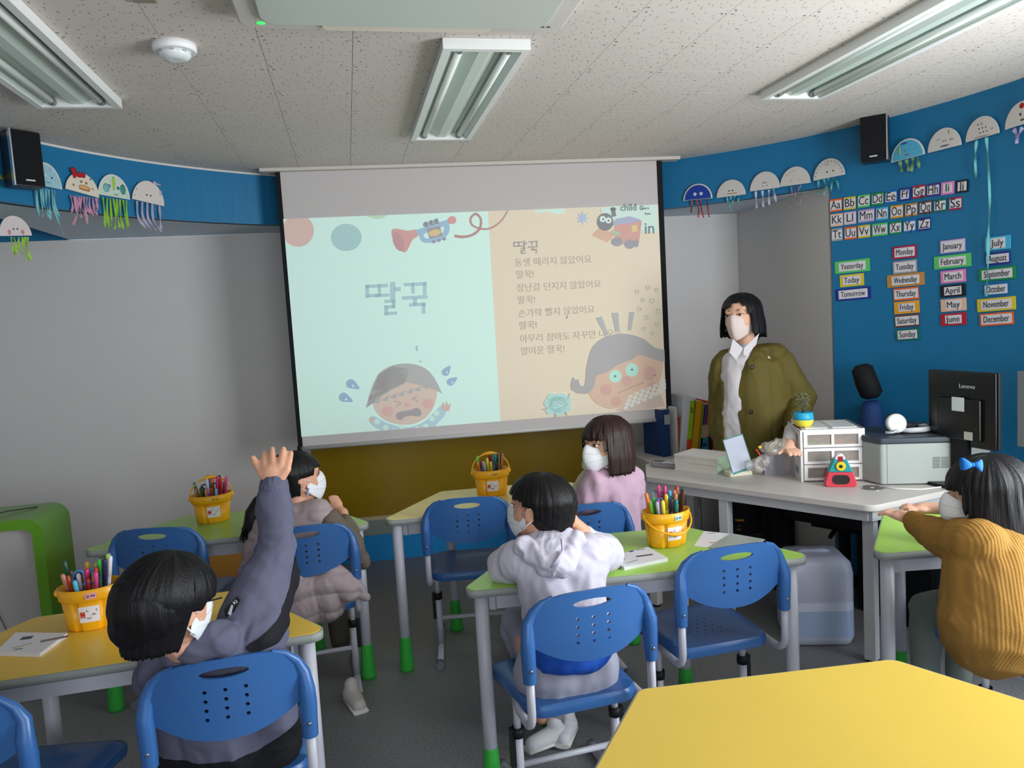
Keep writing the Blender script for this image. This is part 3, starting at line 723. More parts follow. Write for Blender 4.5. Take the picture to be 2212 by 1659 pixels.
def hair_cap(name, M, hem, m_, parent, A=(.086, .102), zc=.02, ct=.086, low=lambda az, d: 1.0, n=180, k_=26, thick=.010, ridge=.0014, seed=1, jag=.004, part=None):
    """hair as one solid shell: hem(az) gives the height where it ends; az 0 = face, degrees, + = left side"""
    outer = []; inner = []
    for i in range(n):
        az = -180 + 360*i/n; a = R_(az); zh = hem(az) + jag*1.6*noise.noise(Vector((i*.6, seed*5.1, 0))) + jag*.5*noise.noise(Vector((i*1.9, seed, 3)))
        th_end = math.acos(max(-1, min(1, (zh - zc)/ct))) if zh > zc else PI/2
        drop = max(0, zc - zh); La = th_end*.09; tot = La + drop
        co = []; ci = []
        for k in range(k_ + 1):
            s_ = tot*k/k_
            if s_ <= La or drop == 0:
                th = th_end*min(1, s_/La); rr = math.sin(th); z = zc + ct*math.cos(th); f = 1
            else:
                dd = s_ - La; rr = 1; z = zc - dd; f = low(az, dd)
            rg = ridge*(1.6*noise.noise(Vector((i*.55, k*.07, seed))) + 1.8*noise.noise(Vector((i*.17, k*.09, seed+9)))) * min(1, k/5)
            rx = A[0]*rr*f; ry = A[1]*rr*f
            dx = -math.sin(a); dy = math.cos(a)
            nrm = Vector((dx, dy, 0))
            p = Vector((dx*rx, dy*ry - .012, z)) + nrm*rg + Vector((0, 0, rg*.5 if rr < .6 else 0))
            tt = thick * (1 if k < k_ else .3)
            co.append(M @ p); ci.append(M @ (p - nrm*tt - Vector((0, 0, tt*(1-rr)))))
        outer.append(co); inner.append(ci)
    mb = MB(); K = k_ + 1
    for r in outer: mb.v += r
    off = n*K
    for r in inner: mb.v += r
    for i in range(n):
        j = (i+1) % n
        for k in range(k_):
            mb.f.append([i*K+k, i*K+k+1, j*K+k+1, j*K+k]); mb.sm.append(True); mb.f.append([off+j*K+k, off+j*K+k+1, off+i*K+k+1, off+i*K+k]); mb.sm.append(True)
        mb.f.append([i*K+k_, off+i*K+k_, off+j*K+k_, j*K+k_]); mb.sm.append(True)
    o = obj(name, mb, m_, parent)
    bm = bmesh.new(); bm.from_mesh(o.data); bmesh.ops.remove_doubles(bm, verts=bm.verts, dist=.0001); bmesh.ops.recalc_face_normals(bm, faces=bm.faces); bm.to_mesh(o.data); bm.free()
    return o
def strands(name, paths, r, m_, parent):
    mb = MB()
    for p in paths: mb.tube(p, [r] * (len(p)-1) + [r*.25], 5)
    o = obj(name, mb, m_, parent); o['kind'] = 'stuff'; return o
def mask(M, s, parent, c='e9eaee', style='fold', top=.0):
    nu, nv = 16, 12; F = []
    for j in range(nv+1):
        v = j/nv; row = []
        for i in range(nu+1):
            u = -1 + 2*i/nu
            zt = -.006 + top + (.010*(1-abs(u)**1.5)) - .022*abs(u); zb = -.108 + .050*abs(u)**1.6
            z = zt + (zb - zt)*v
            bulge = math.sin(v*PI)**.7
            y = .071 + .022*(1-abs(u)) * (1 - .3*v) + (.024*(1-abs(u))**.8 * bulge if style == 'fold' else .012*(1-u*u)*bulge)
            y -= .062*abs(u)**2.2; y += .003
            y -= .014*v*v*(1-abs(u)) if style == 'fold' else .018*v*v
            x = u*(.064 if style == 'fold' else .064)
            row.append(Vector((x, y, z)))
        F.append(row)
    mb = MB(); n = nu+1
    for d in (0, -.003):
        for r in F: mb.v += [M @ (p + Vector((0, d, 0))) for p in r]
    off = n*(nv+1)
    for j in range(nv):
        for i in range(nu):
            q = [j*n+i, (j+1)*n+i, (j+1)*n+i+1, j*n+i+1]; mb.f.append(q); mb.sm.append(True); mb.f.append([off+k for k in reversed(q)]); mb.sm.append(True)
    rim = [(0, i) for i in range(n)] + [(k, nu) for k in range(1, nv+1)] + [(nv, i) for i in range(nu-1, -1, -1)] + [(k, 0) for k in range(nv-1, 0, -1)]
    for i in range(len(rim)):
        a = rim[i]; b = rim[(i+1) % len(rim)]; ia = a[0]*n+a[1]; ib = b[0]*n+b[1]; mb.f.append([ia, ib, off+ib, off+ia]); mb.sm.append(False)
    o = obj('face_mask', mb, mat(c, .75, .15, 300), parent)
    for e in (-1, 1):
        for z0, z1 in ((-.016, .010), (-.062, -.030)):
            obj('ear_loop', MB().tube([M @ Vector((e*.062, .024, z0)), M @ Vector((e*.0735, .004, (z0*.6+z1*.4))), M @ Vector((e*.0765, -.018, z1))], .0016*s, 6), mat('f0f0f0', .6), o)
    if style == 'fold':
        for v in (.33, .66):
            j = int(v*nv); obj('fold_seam', MB().tube([M @ (F[j][i] + Vector((0, .0012, 0))) for i in range(1, nu)], .0009*s, 5), mat('cfd1d6', .7), o)
    return o
HAIRB = mat('0b0a0c', .46, .5, 60, .3, stretch=(6, 6, .35), name='black_hair')
HAIRBR = mat('2a1610', .46, .5, 60, .35, stretch=(6, 6, .35), var=.5, vscale=20, name='brown_hair')
SKIN = mat('d9a386', .5, .05, 200, .35, var=.05, vscale=30, sss=.12, name='skin')
SKINT = mat('e0b095', .5, .05, 200, .35, var=.05, vscale=30, sss=.12, name='skin_pale')
def person(label, loc): return thing('person', label, 'person', (0, 0, 0))
def finger(a, b, r, bend=.0, up=Vector((0, 0, 1))):
    a = Vector(a); b = Vector(b); m1 = a.lerp(b, .42) + up*bend; m2 = a.lerp(b, .75) + up*bend*.7
    return [('c', a, m1, r*1.08, r), ('c', m1, m2, r, r*.95), ('c', m2, b, r*.95, r*.82)]
def shoe(name, heel, toe, parent, c, s=1, sole='d8d8d4'):
    heel = Vector(heel); toe = Vector(toe); d = (toe-heel).normalized()
    up = Vector((0, 0, 1)); up = (up - d*up.dot(d)).normalized()
    pr = [('c', heel + up*.035*s, toe + up*.024*s, .036*s, .028*s, 1.05), ('c', heel + up*.045*s, heel + up*.075*s + d*.01, .033*s, .030*s)]
    o = blob(name, pr, .006, mat(c, .55, .1, 200), parent, 2)
    obj('sole', MB().tube([heel - d*.03*s + up*.006, toe + d*.026*s + up*.006], .010*s, 12, rx=3.2), mat(sole, .6), o)
    return o

# --- boy raising his hand -------------------------------------------------
p1 = person('boy in a grey jacket raising his right hand, seen from behind', 0)
hM = headM(PD(368, 1296, 1.76), -40, -10, 8, 1.08)
neck = PD(452, 1425, 1.97)
W = PD(592, 1046, 2.0)                        # wrist
hp = []
for (tx, ty), (bx, by), r in (((570, 979), (573, 1010), .0098), ((588, 970), (590, 1008), .0100), ((612, 970), (607, 1008), .0097), ((629, 978), (621, 1013), .0088)):
    base = PD(bx, by, 1.995); tip = PD(tx, ty, 2.035); hp += finger(base, tip, r, .004, Vector((0, -1, 0))); hp.append(('c', W + (base-W)*.15, base, .018, .0105))
hp += finger(PD(566, 1024, 1.995), PD(546, 989, 2.01), .0102); hp.append(('c', PD(584, 1036, 2.0), PD(566, 1022, 1.995), .018, .0125))
hp.append(('e', PD(593, 1024, 1.995), (.034, .015, .030)))
S1 = PD(560, 1378, 1.93); E1 = PD(597, 1240, 2.03)
hp += [('c', E1, W, .032, .022), ('c', S1, E1, .04, .034), ('c', neck, PD(480, 1600, 2.02), .06, .08), ('c', PD(480, 1610, 2.03), Vector((-.36, 2.12, .47)), .09, .09)]
hp += [('c', PD(335, 1470, 1.98), Vector((-.50, 2.20, .62)), .035, .03), ('c', Vector((-.50, 2.20, .62)), Vector((-.42, 2.36, .68)), .03, .022), ('e', Vector((-.40, 2.385, .71)), (.03, .04, .014))]
for e in (-1, 1): hp += [('c', Vector((-.36 + e*.06, 2.12, .47)), Vector((-.36 + e*.07, 2.40, .47)), .06, .05), ('c', Vector((-.36 + e*.07, 2.40, .45)), Vector((-.36 + e*.07, 2.40, .08)), .045, .03)]
body = blob('body', head_prims(hM, 1.08, neck) + hp, .0042, SKIN, p1, 3)
JK = mat('5f6074', .85, .35, 500, .15, var=.08, vscale=40, name='grey_fleece')
S2 = PD(335, 1468, 1.97); chest = PD(455, 1480, 1.98); hip = PD(500, 1600, 2.03)
jp = [('c', S1, E1, .066, .055), ('c', E1, PD(592, 1075, 2.0), .054, .043), ('c', PD(520, 1425, 1.98), S1, .070, .066), ('c', PD(516, 1388, 1.93), PD(556, 1290, 1.97), .074, .066), ('c', PD(556, 1290, 1.97), PD(588, 1205, 2.01), .066, .054), ('c', PD(380, 1462, 2.0), PD(530, 1430, 2.0), .072, .085),
      ('c', chest, hip, .115, .125), ('c', PD(400, 1490, 1.98), PD(420, 1600, 2.03), .085, .10), ('c', PD(560, 1480, 2.0), PD(585, 1600, 2.05), .08, .08), ('c', hip, Vector((-.35, 2.10, .50)), .125, .12),
      ('c', S2, Vector((-.51, 2.20, .62)), .055, .048), ('c', Vector((-.51, 2.20, .62)), Vector((-.43, 2.34, .68)), .047, .036),
      ('c', PD(350, 1450, 1.93), PD(545, 1412, 1.93), .058, .062), ('c', PD(345, 1432, 1.94), PD(400, 1420, 1.92), .055, .055), ('c', PD(400, 1412, 1.88), PD(488, 1396, 1.89), .055, .052), ('e', PD(450, 1420, 1.93), (.075, .06, .05)), ('c', PD(415, 1395, 1.83), PD(480, 1378, 1.84), .044, .040), ('c', PD(480, 1385, 1.86), PD(512, 1372, 1.90), .042, .036), ('c', PD(400, 1500, 2.03), PD(560, 1470, 2.03), .10, .10)]
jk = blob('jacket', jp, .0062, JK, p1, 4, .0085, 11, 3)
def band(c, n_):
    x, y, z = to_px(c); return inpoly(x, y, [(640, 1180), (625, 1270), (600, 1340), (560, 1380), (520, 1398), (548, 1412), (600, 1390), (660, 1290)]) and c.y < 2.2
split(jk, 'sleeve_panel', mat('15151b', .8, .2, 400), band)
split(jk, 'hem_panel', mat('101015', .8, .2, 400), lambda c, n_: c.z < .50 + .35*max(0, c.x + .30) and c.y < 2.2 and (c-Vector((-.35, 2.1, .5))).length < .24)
cuff = blob('cuff', [('c', PD(592, 1066, 2.0), PD(592, 1050, 2.0), .038, .036)], .005, JK, p1, 1, fn=lambda c, n_: .0022*math.sin(math.atan2(c.y - W.y, c.x - W.x)*22))
def patch(name, pts, d, m_, parent, off=.0):
    mb = MB(); a = [PD(x, y, d) for x, y in pts]; b = [PD(x, y, d + .006) for x, y in pts]
    mb.loft([a, b], smooth=False); return obj(name, mb, m_, parent)
badge = patch('badge', [(484, 1316), (512, 1288), (519, 1296), (499, 1336), (486, 1332)], 1.888, mat('111114', .5), p1)
patch('badge_print', [(492, 1326), (500, 1306), (504, 1308), (499, 1330)], 1.886, mat('b9bcc2', .5), badge)
bt = text_mesh('KI', .012, mat('c9c9cc', .5), 'badge_lettering', badge, PD(508, 1301, 1.885)); bt.rotation_euler = (R_(90), R_(-35), 0)
patch('back_print', [(396, 1411), (404, 1410), (408, 1420), (398, 1418)], 1.825, mat('e0543a', .5), p1)
patch('back_print', [(414, 1430), (426, 1428), (427, 1434), (420, 1436), (430, 1443), (418, 1446), (421, 1439), (414, 1437)], 1.828, mat('e0543a', .5), p1)
hair_cap('hair', hM, lambda az: .030 if abs(az) < 45 else (.015 if abs(az) < 70 else (-.0 - .0 if abs(az) < 92 else -.085 - .022*(abs(az)-92)/88)), HAIRB, p1, A=(.088, .106), low=lambda az, d: 1 - 2.2*d, seed=2)
blob('hair_back', [('e', hM @ Vector((0, -.045, .0)), (.093, .085, .095)), ('e', hM @ Vector((.0, -.055, -.04)), (.076, .062, .06))], .006, HAIRB, p1, 4, fn=lambda c, n_: .0022*noise.noise(Vector((c.x*120, c.y*120, c.z*10))))
mask(hM, 1.08, p1, 'dfe5e8')
gl = obj('spectacle_arm', MB().tube([hM @ Vector((.076, -.02, .010)), hM @ Vector((.074, .07, .012))], .0018, 6), mat('111', .3) if False else mat('18181a', .3), p1)
blob('trousers', [('c', Vector((-.36 + e*.06, 2.10, .47)), Vector((-.36 + e*.07, 2.40, .47)), .085, .062) for e in (-1, 1)] + [('c', Vector((-.36 + e*.07, 2.40, .46)), Vector((-.36 + e*.07, 2.42, .12)), .06, .045) for e in (-1, 1)], .009, mat('24262c', .8), p1, 3)
for e in (-1, 1): shoe('shoe', (-.36 + e*.07, 2.40, 0), (-.36 + e*.075, 2.52, 0), p1, 'c9cbd0')

# --- boy in white ---------------------------------------------------------
p2 = person('boy in a white hooded jacket and white mask leaning on the green table', 0)
hM = headM(PD(1164, 1092, 2.42), 46, 2, 2, 1.04)
neck = PD(1190, 1175, 2.42)
SL = PD(1125, 1205, 2.42); SR = PD(1275, 1195, 2.42); EL = PD(1092, 1222, 2.50); ER = PD(1308, 1195, 2.56)
HLh = PD(1150, 1158, 2.50); HRh = PD(1222, 1130, 2.44)
pel = Vector((.585, 2.255, .50))
bp_ = [('c', SL, EL, .035, .03), ('c', EL, HLh, .028, .02), ('c', SR, ER, .035, .03), ('c', ER, HRh, .028, .02), ('c', neck, pel, .05, .08)]
q = PD(1152, 1156, 2.47)                      # left fist at the chin
bp_ += [('e', q, (.024, .022, .020))]
for k in range(4): bp_ += [('c', q + Vector((-.012 + .010*k, -.014, .012 - .004*k)), q + Vector((-.016 + .011*k, -.024, -.004 - .004*k)), .0078, .007)]
bp_ += [('c', q + Vector((.01, -.01, .012)), q + Vector((-.012, -.020, .02)), .009, .0075)]
q = PD(1232, 1122, 2.42)                      # right hand at the nape
bp_ += [('e', q, (.026, .018, .020)), ('c', q, PD(1262, 1150, 2.46), .02, .024)]
for k in range(4): bp_ += finger(q + Vector((.004, -.006, .016 - .010*k)), q + Vector((-.040 + .004*k, -.012, .004 - .011*k)), .0078, .006, Vector((0, -1, 0)))
bp_ += finger(q + Vector((.006, -.004, .012)), q + Vector((-.016, .006, .034)), .0088)
knees = []
for e in (-1, 1): bp_ += [('c', pel + Vector((e*.07, 0, 0)), pel + Vector((e*.08, .30, -.02)), .07, .05), ('c', pel + Vector((e*.08, .30, -.04)), pel + Vector((.03 + e*.03, .36, -.40)), .045, .03)]
body = blob('body', head_prims(hM, 1.06, neck) + bp_, .0042, SKIN, p2, 3)
WJ = mat('cfcbd9', .7, .25, 500, .2, name='white_nylon')
jp = [('c', PD(1140, 1212, 2.42), PD(1265, 1205, 2.42), .070, .072), ('c', PD(1165, 1225, 2.42), PD(1255, 1225, 2.42), .085, .085), ('c', PD(1185, 1250, 2.42), PD(1215, 1330, 2.42), .105, .125), ('c', PD(1245, 1250, 2.42), PD(1240, 1330, 2.42), .095, .11), ('c', PD(1215, 1330, 2.42), PD(1225, 1392, 2.40), .12, .115),
      ('c', SL, EL, .060, .060), ('c', EL, PD(1138, 1190, 2.52), .058, .040), ('c', SR, ER, .064, .062), ('c', ER, PD(1262, 1162, 2.50), .058, .040)]
jk = blob('jacket', jp, .0062, WJ, p2, 4, .0075, 12, 8)
split(jk, 'jacket_hole', None, lambda c, n_: c.z < .535)
hood = [('c', PD(1130, 1178, 2.36), PD(1175, 1215, 2.32), .028, .036), ('c', PD(1175, 1215, 2.32), PD(1215, 1222, 2.31), .036, .034), ('c', PD(1215, 1222, 2.31), PD(1248, 1160, 2.36), .034, .022), ('c', PD(1182, 1158, 2.38), PD(1228, 1160, 2.37), .032, .026), ('c', PD(1135, 1172, 2.40), PD(1185, 1155, 2.38), .024, .030), ('c', PD(1160, 1190, 2.36), PD(1225, 1190, 2.35), .036, .036)]
blob('hood', hood, .005, WJ, p2, 3, .012, 17, 12)
obj('hood_drawstring', MB().tube([PD(1213, 1165, 2.31), PD(1216, 1190, 2.285), PD(1202, 1212, 2.275), PD(1190, 1226, 2.28)], [.006, .008, .008, .004], 8, rx=.5), mat('c2bed0', .7, .4, 300), p2)
blob('shirt', [('e', PD(1228, 1402, 2.36), (.142, .135, .058))], .008, mat('1a50b4', .8, .2, 300, var=.1), p2, 4, .007, 10, 5)
tr = [('c', pel + Vector((-.06, -.03, -.045)), pel + Vector((.055, -.03, -.045)), .112, .112)]
for e in (-1, 1): tr += [('c', pel + Vector((e*.07, .02, -.01)), pel + Vector((e*.085, .30, -.01)), .070, .055), ('c', pel + Vector((e*.085, .30, -.04)), pel + Vector((.03 + e*.03, .36, -.30)), .062, .042)]
tz = blob('trousers', tr, .0075, mat('9d9eae', .85, .2, 400, name='grey_trousers'), p2, 4, .006, 9, 2)
ft = [PZ(1172, 1618, .03), PZ(1222, 1590, .05)]
for i, (hx, hy, tx, ty) in enumerate(((1188, 1572, 1160, 1612), (1222, 1560, 1208, 1590))):
    hb = PZ(1205 + i*24, 1600 - i*18, .015); d_ = Vector((-.10 + .03*i, -.03, 0)) if i == 0 else Vector((-.04, -.07, 0))
    sh = shoe('shoe', hb + Vector((0, 0, .0)), hb + d_*1.0, p2, 'd9dade', .95)
    obj('sock', MB().tube([hb + Vector((.0, .01, .06)), hb + Vector((.005, .02, .16))], [.030, .034], 12), mat('8c8c98', .9, .4, 300), p2)
hair_cap('hair', hM, lambda az: .038 if abs(az) < 50 else (.028 if abs(az) < 80 else (.012 if abs(az) < 100 else -.020 - .045*min(1, (abs(az)-100)/60))), HAIRB, p2, A=(.087, .107), ct=.083, low=lambda az, d: 1 - 1.6*d, seed=5, thick=.012)
blob('hair_back', [('e', hM @ Vector((0, -.040, .01)), (.088, .080, .088)), ('e', hM @ Vector((.0, -.050, -.03)), (.072, .058, .052))], .006, HAIRB, p2, 4, fn=lambda c, n_: .002*noise.noise(Vector((c.x*120, c.y*120, c.z*10))))
mask(hM, 1.06, p2); eyes(hM, 1.06, body)

PD4 = lambda x, y, d: PD(x, y, d + .10)
PD6 = lambda x, y, d: PD(x, y, d + .15)
# --- girl in the quilted vest ----------------------------------------------
p3 = person('girl in a taupe quilted vest with a ponytail and a white mask', 0)
hM = headM(PD4(640, 1030, 3.10), -62, 2, -2, 1.13)
neck = PD4(650, 1105, 3.10)
SR = PD4(705, 1120, 3.05); ER = PD4(765, 1185, 3.12); WR = PD4(742, 1108, 3.25); SL = PD4(560, 1130, 3.12)
bp_ = [('c', neck, Vector((-.27, 3.18, .52)), .05, .08), ('c', SR, ER, .035, .03), ('c', ER, WR, .028, .02), ('c', SL, PD4(560, 1190, 3.3), .03, .03), ('c', PD4(560, 1190, 3.3), PD4(620, 1170, 3.45), .03, .02)]
q = PD4(728, 1098, 3.28); bp_ += [('e', q, (.028, .02, .032)), ('c', q, WR, .02, .022)]
for k in range(4): bp_ += finger(q + Vector((-.016 + .011*k, 0, .02)), q + Vector((-.030 + .011*k, .012, .055 - .004*abs(k-1.5))), .0085)
bp_ += finger(q + Vector((-.02, 0, 0)), q + Vector((-.048, .0, .022)), .0092)
for e in (-1, 1): bp_ += [('c', Vector((-.25 + e*.07, 3.28, .50)), Vector((-.24 + e*.08, 3.60, .50)), .07, .05), ('c', Vector((-.24 + e*.08, 3.60, .48)), Vector((-.24 + e*.08, 3.60, .08)), .045, .03)]
body = blob('body', head_prims(hM, 1.10, neck, .038) + bp_, .0048, SKIN, p3, 3)
VT = mat('a8989b', .55, .12, 300, .35, name='taupe_nylon')
def quilt(c, n_):
    k = (c.z*12.5 + .25*math.sin(c.x*9)) % 1; a = math.sin(k*PI)**.5
    return .011*a - .006
jp = [('c', PD4(590, 1125, 3.10), PD4(690, 1112, 3.06), .070, .062), ('c', PD4(600, 1150, 3.10), PD4(680, 1150, 3.08), .10, .10), ('c', PD4(590, 1180, 3.10), PD4(570, 1290, 3.12), .11, .12), ('c', PD4(670, 1180, 3.06), PD4(700, 1290, 3.05), .10, .10), ('c', PD4(630, 1180, 3.08), PD4(640, 1290, 3.08), .115, .115),
      ('c', PD4(560, 1240, 3.2), PD4(545, 1310, 3.2), .06, .06)]
jv = blob('vest', jp, .0062, VT, p3, 4, .004, 12, 6, quilt)
blob('vest_skirt', [('c', PD4(640, 1270, 3.0), PD4(650, 1310, 3.0), .11, .095), ('c', PD4(700, 1265, 3.0), PD4(715, 1318, 2.99), .075, .035), ('c', PD4(740, 1250, 3.0), PD4(790, 1288, 3.0), .045, .018, .5), ('c', PD4(720, 1250, 3.0), PD4(755, 1275, 3.0), .06, .04)], .0062, VT, p3, 4, .006, 14, 9, quilt)
blob('collar', [('c', PD4(628, 1112, 3.10), PD4(672, 1108, 3.08), .045, .042)], .006, VT, p3, 2)
blob('sleeve', [('c', PD4(712, 1128, 3.05), ER, .052, .050), ('c', ER, PD4(748, 1128, 3.22), .048, .034), ('c', ER, PD4(785, 1215, 3.16), .045, .03)], .006, mat('6b6156', .85, .25, 400, name='brown_knit'), p3, 3, .008, 14, 4)
blob('sleeve', [('c', SL, PD4(556, 1195, 3.3), .05, .045), ('c', PD4(556, 1195, 3.3), PD4(615, 1172, 3.42), .042, .034)], .007, mat('6b6156', .85, .25, 400, name='brown_knit'), p3, 3, .006, 14, 4)
blob('trousers', [('c', Vector((-.25 + e*.07, 3.28, .50)), Vector((-.24 + e*.08, 3.60, .50)), .085, .06) for e in (-1, 1)] + [('c', Vector((-.24 + e*.08, 3.60, .49)), Vector((-.22 + e*.08, 3.50, .12)), .058, .045) for e in (-1, 1)], .009, mat('4a443c', .85), p3, 3)
for e in (-1, 1): shoe('shoe', (-.20 + e*.10, 3.16, .0), (-.20 + e*.13, 3.06, 0), p3, 'c2beb8') if e > 0 else shoe('shoe', (-.30, 3.46, 0), (-.30, 3.58, 0), p3, 'c2beb8')
hair_cap('hair', hM, lambda az: .048 if abs(az) < 25 else (.030 if abs(az) < 60 else (.004 if abs(az) < 95 else -.06)), HAIRB, p3, A=(.082, .104), ct=.078, low=lambda az, d: 1 - 2.8*d, seed=7)
blob('hair_back', [('e', hM @ Vector((0, -.035, .005)), (.082, .080, .083)), ('e', hM @ Vector((0, -.055, -.035)), (.06, .05, .05))], .006, HAIRB, p3, 4)
pt = [PD4(585, 1065, 3.12), PD4(562, 1085, 3.12), PD4(548, 1110, 3.11), PD4(542, 1140, 3.10), PD4(536, 1172, 3.09)]
pony = MB().tube(pt, [.022, .033, .036, .032, .006], 14); obj('ponytail', pony, HAIRB, p3)
strands('loose_strand', [[pt[0] + Vector((random.uniform(-.02, .02), random.uniform(-.02, .02), 0))] + [pt[k] + Vector((random.uniform(-.034, .034), random.uniform(-.03, .03), 0)) for k in (1, 2, 3)] + [PD4(530 + random.uniform(-14, 12), 1170 + random.uniform(-14, 10), 3.09)] for i in range(26)], .0035, HAIRB, p3)
mask(hM, 1.10, p3)
ch_ = MB()
for k in range(7): ch_.ball(PD4(666 - k*.4, 1056 + k*2.6, 3.02), .0042, 8, 6)
o = obj('mask_chain', ch_, mat('9ab0d0', .2, metal=.3, spec=.8), p3); o['kind'] = 'stuff'

# --- girl in pink -----------------------------------------------------------
p4 = person('girl in a pink puff-sleeve blouse with brown bobbed hair and a white mask', 0)
hM = headM(PD6(1308, 955, 3.10), 112, 0, 0, 1.11)
neck = PD6(1330, 1015, 3.12)
SLp = PD6(1290, 1045, 3.05); SRp = PD6(1372, 1040, 3.2)
bp_ = [('c', neck, Vector((.90, 3.12, .52)), .045, .08), ('c', SLp, PD6(1268, 1110, 3.1), .03, .028), ('c', PD6(1268, 1110, 3.1), PD6(1235, 1090, 3.32), .026, .02), ('e', PD6(1228, 1088, 3.36), (.026, .035, .014)),
       ('c', SRp, PD6(1385, 1110, 3.3), .03, .028), ('c', PD6(1385, 1110, 3.3), PD6(1360, 1085, 3.5), .026, .02)]
q = PD6(1228, 1088, 3.38)
for k in range(4): bp_ += finger(q + Vector((-.018 + .011*k, .015, 0)), q + Vector((-.022 + .012*k, .062 - .006*abs(k-1.5), -.006)), .0075)
bp_ += finger(q + Vector((-.01, -.01, 0)), q + Vector((.03, .03, .0)), .008)
for e in (-1, 1): bp_ += [('c', Vector((.92 + e*.07, 3.25, .50)), Vector((.92 + e*.08, 3.56, .50)), .065, .05), ('c', Vector((.92 + e*.08, 3.56, .48)), Vector((.92 + e*.08, 3.56, .08)), .045, .03)]
body = blob('body', head_prims(hM, 1.11, neck, .036) + bp_, .0048, SKINT, p4, 3)
PK = mat('c3a3b6', .8, .2, 400, .2, name='pink_cotton')
jp = [('c', PD6(1295, 1038, 3.08), PD6(1362, 1035, 3.15), .058, .058), ('c', PD6(1300, 1060, 3.10), PD6(1350, 1060, 3.15), .085, .08), ('c', PD6(1315, 1070, 3.12), PD6(1320, 1150, 3.15), .10, .11), ('c', PD6(1340, 1070, 3.15), PD6(1330, 1150, 3.15), .09, .11), ('c', PD6(1325, 1150, 3.15), Vector((.90, 3.12, .52)), .12, .13),
      ('c', PD6(1285, 1042, 3.05), PD6(1270, 1085, 3.07), .052, .058), ('c', PD6(1270, 1085, 3.07), PD6(1265, 1110, 3.12), .058, .04), ('c', PD6(1370, 1045, 3.2), PD6(1372, 1090, 3.25), .05, .05)]
def pleat(c, n_): return .0045*math.sin(math.atan2(c.y - 3.15, c.x - .90)*19 + c.z*8) * min(1, max(0, (c.z - .5)*4))
blob('blouse', jp, .006, PK, p4, 4, .005, 10, 2, pleat)
lace = [('e', PD6(1318 + 7.5*k, 1006 + abs(k-1)*1.5 + k*.8, 3.07 + .008*k), (.012, .012, .009)) for k in range(-1, 7)]
blob('lace_collar', lace + [('c', PD6(1312, 1006, 3.07), PD6(1366, 1012, 3.14), .012, .012)], .004, mat('e3dcdc', .9), p4, 2)
blob('floral_bib', [('c', PD6(1268, 1005, 3.08), PD6(1290, 1008, 3.06), .022, .02), ('c', PD6(1270, 1030, 3.14), PD6(1250, 1070, 3.18), .035, .045), ('c', PD6(1250, 1070, 3.18), PD6(1252, 1090, 3.18), .045, .03)], .006, mat('c9c2a4', .85, var=.25, vscale=50), p4, 3, .004, 16)
def bobf(az, d): return 1 + .9*d - 1.5*max(0, d - .07)
hair_cap('hair', hM, lambda az: .020 if abs(az) < 48 else (-.02 if abs(az) < 56 else -.105 - .012*abs(math.sin(R_(az)))), HAIRBR, p4, A=(.085, .104), ct=.083, low=bobf, seed=11, thick=.020, ridge=.0022, jag=.008)
blob('hair_back', [('e', hM @ Vector((0, -.035, -.0)), (.084, .082, .09)), ('c', hM @ Vector((0, -.055, -.03)), hM @ Vector((0, -.060, -.090)), .06, .055)], .006, HAIRBR, p4, 4)
mask(hM, 1.11, p4); eyes(hM, 1.11, body)

# --- girl in mustard ----------------------------------------------------------
p5 = person('girl in a mustard knit sweater with a blue hair bow, cut by the right edge', 0)
hM = headM(PD(2128, 1062, 2.28), 62, -3, -6, 1.10)
neck = PD(2160, 1150, 2.28)
SL = PD(2120, 1175, 2.22); EL = PD(2035, 1160, 2.35); WL = PD(1968, 1122, 2.50); SR = PD(2230, 1165, 2.3); ER = PD(2170, 1130, 2.52); WR = PD(2045, 1098, 2.62)
bp_ = [('c', neck, Vector((2.09, 2.06, .52)), .05, .08), ('c', SL, EL, .036, .032), ('c', EL, WL, .030, .023), ('c', SR, ER, .036, .032), ('c', ER, WR, .03, .023)]
q = PD(1945, 1113, 2.545); bp_ += [('e', q, (.034, .036, .016)), ('c', WL, q, .022, .02)]
dirv = (PD(1918, 1106, 2.58) - q).normalized(); side = Vector((-dirv.y, dirv.x, 0))
for k in range(4): bp_ += finger(q + dirv*.022 + side*(.020 - .0125*k), q + dirv*(.066 - .004*abs(k-1.5)) + side*(.026 - .016*k) + Vector((0, 0, -.008)), .0080, .006)
bp_ += finger(q + side*-.018, q + dirv*.038 + side*-.040 + Vector((0, 0, -.006)), .0088)
q = PD(1990, 1098, 2.66); dirv = (PD(1945, 1094, 2.69) - q).normalized(); side = Vector((-dirv.y, dirv.x, 0)); bp_ += [('e', q, (.034, .034, .015)), ('c', WR, q, .022, .02)]
for k in range(4): bp_ += finger(q + dirv*.022 + side*(.020 - .0125*k), q + dirv*(.066 - .004*abs(k-1.5)) + side*(.024 - .015*k) + Vector((0, 0, -.006)), .0080, .006)
bp_ += finger(q + side*.018, q + dirv*.038 + side*.038 + Vector((0, 0, -.004)), .0088)
K1 = PD(2003, 1318, 2.76); K2 = PD(2080, 1312, 2.84)
for hx, K in ((2.07, K1), (2.19, K2)): bp_ += [('c', Vector((hx, 2.08, .50)), K, .065, .05), ('c', K, Vector((K.x, K.y + .02, .08)), .045, .03)]
body = blob('body', head_prims(hM, 1.10, neck, .036) + bp_, .0048, SKINT, p5, 3)
MU = bpy.data.materials.new('mustard_knit'); MU.use_nodes = True
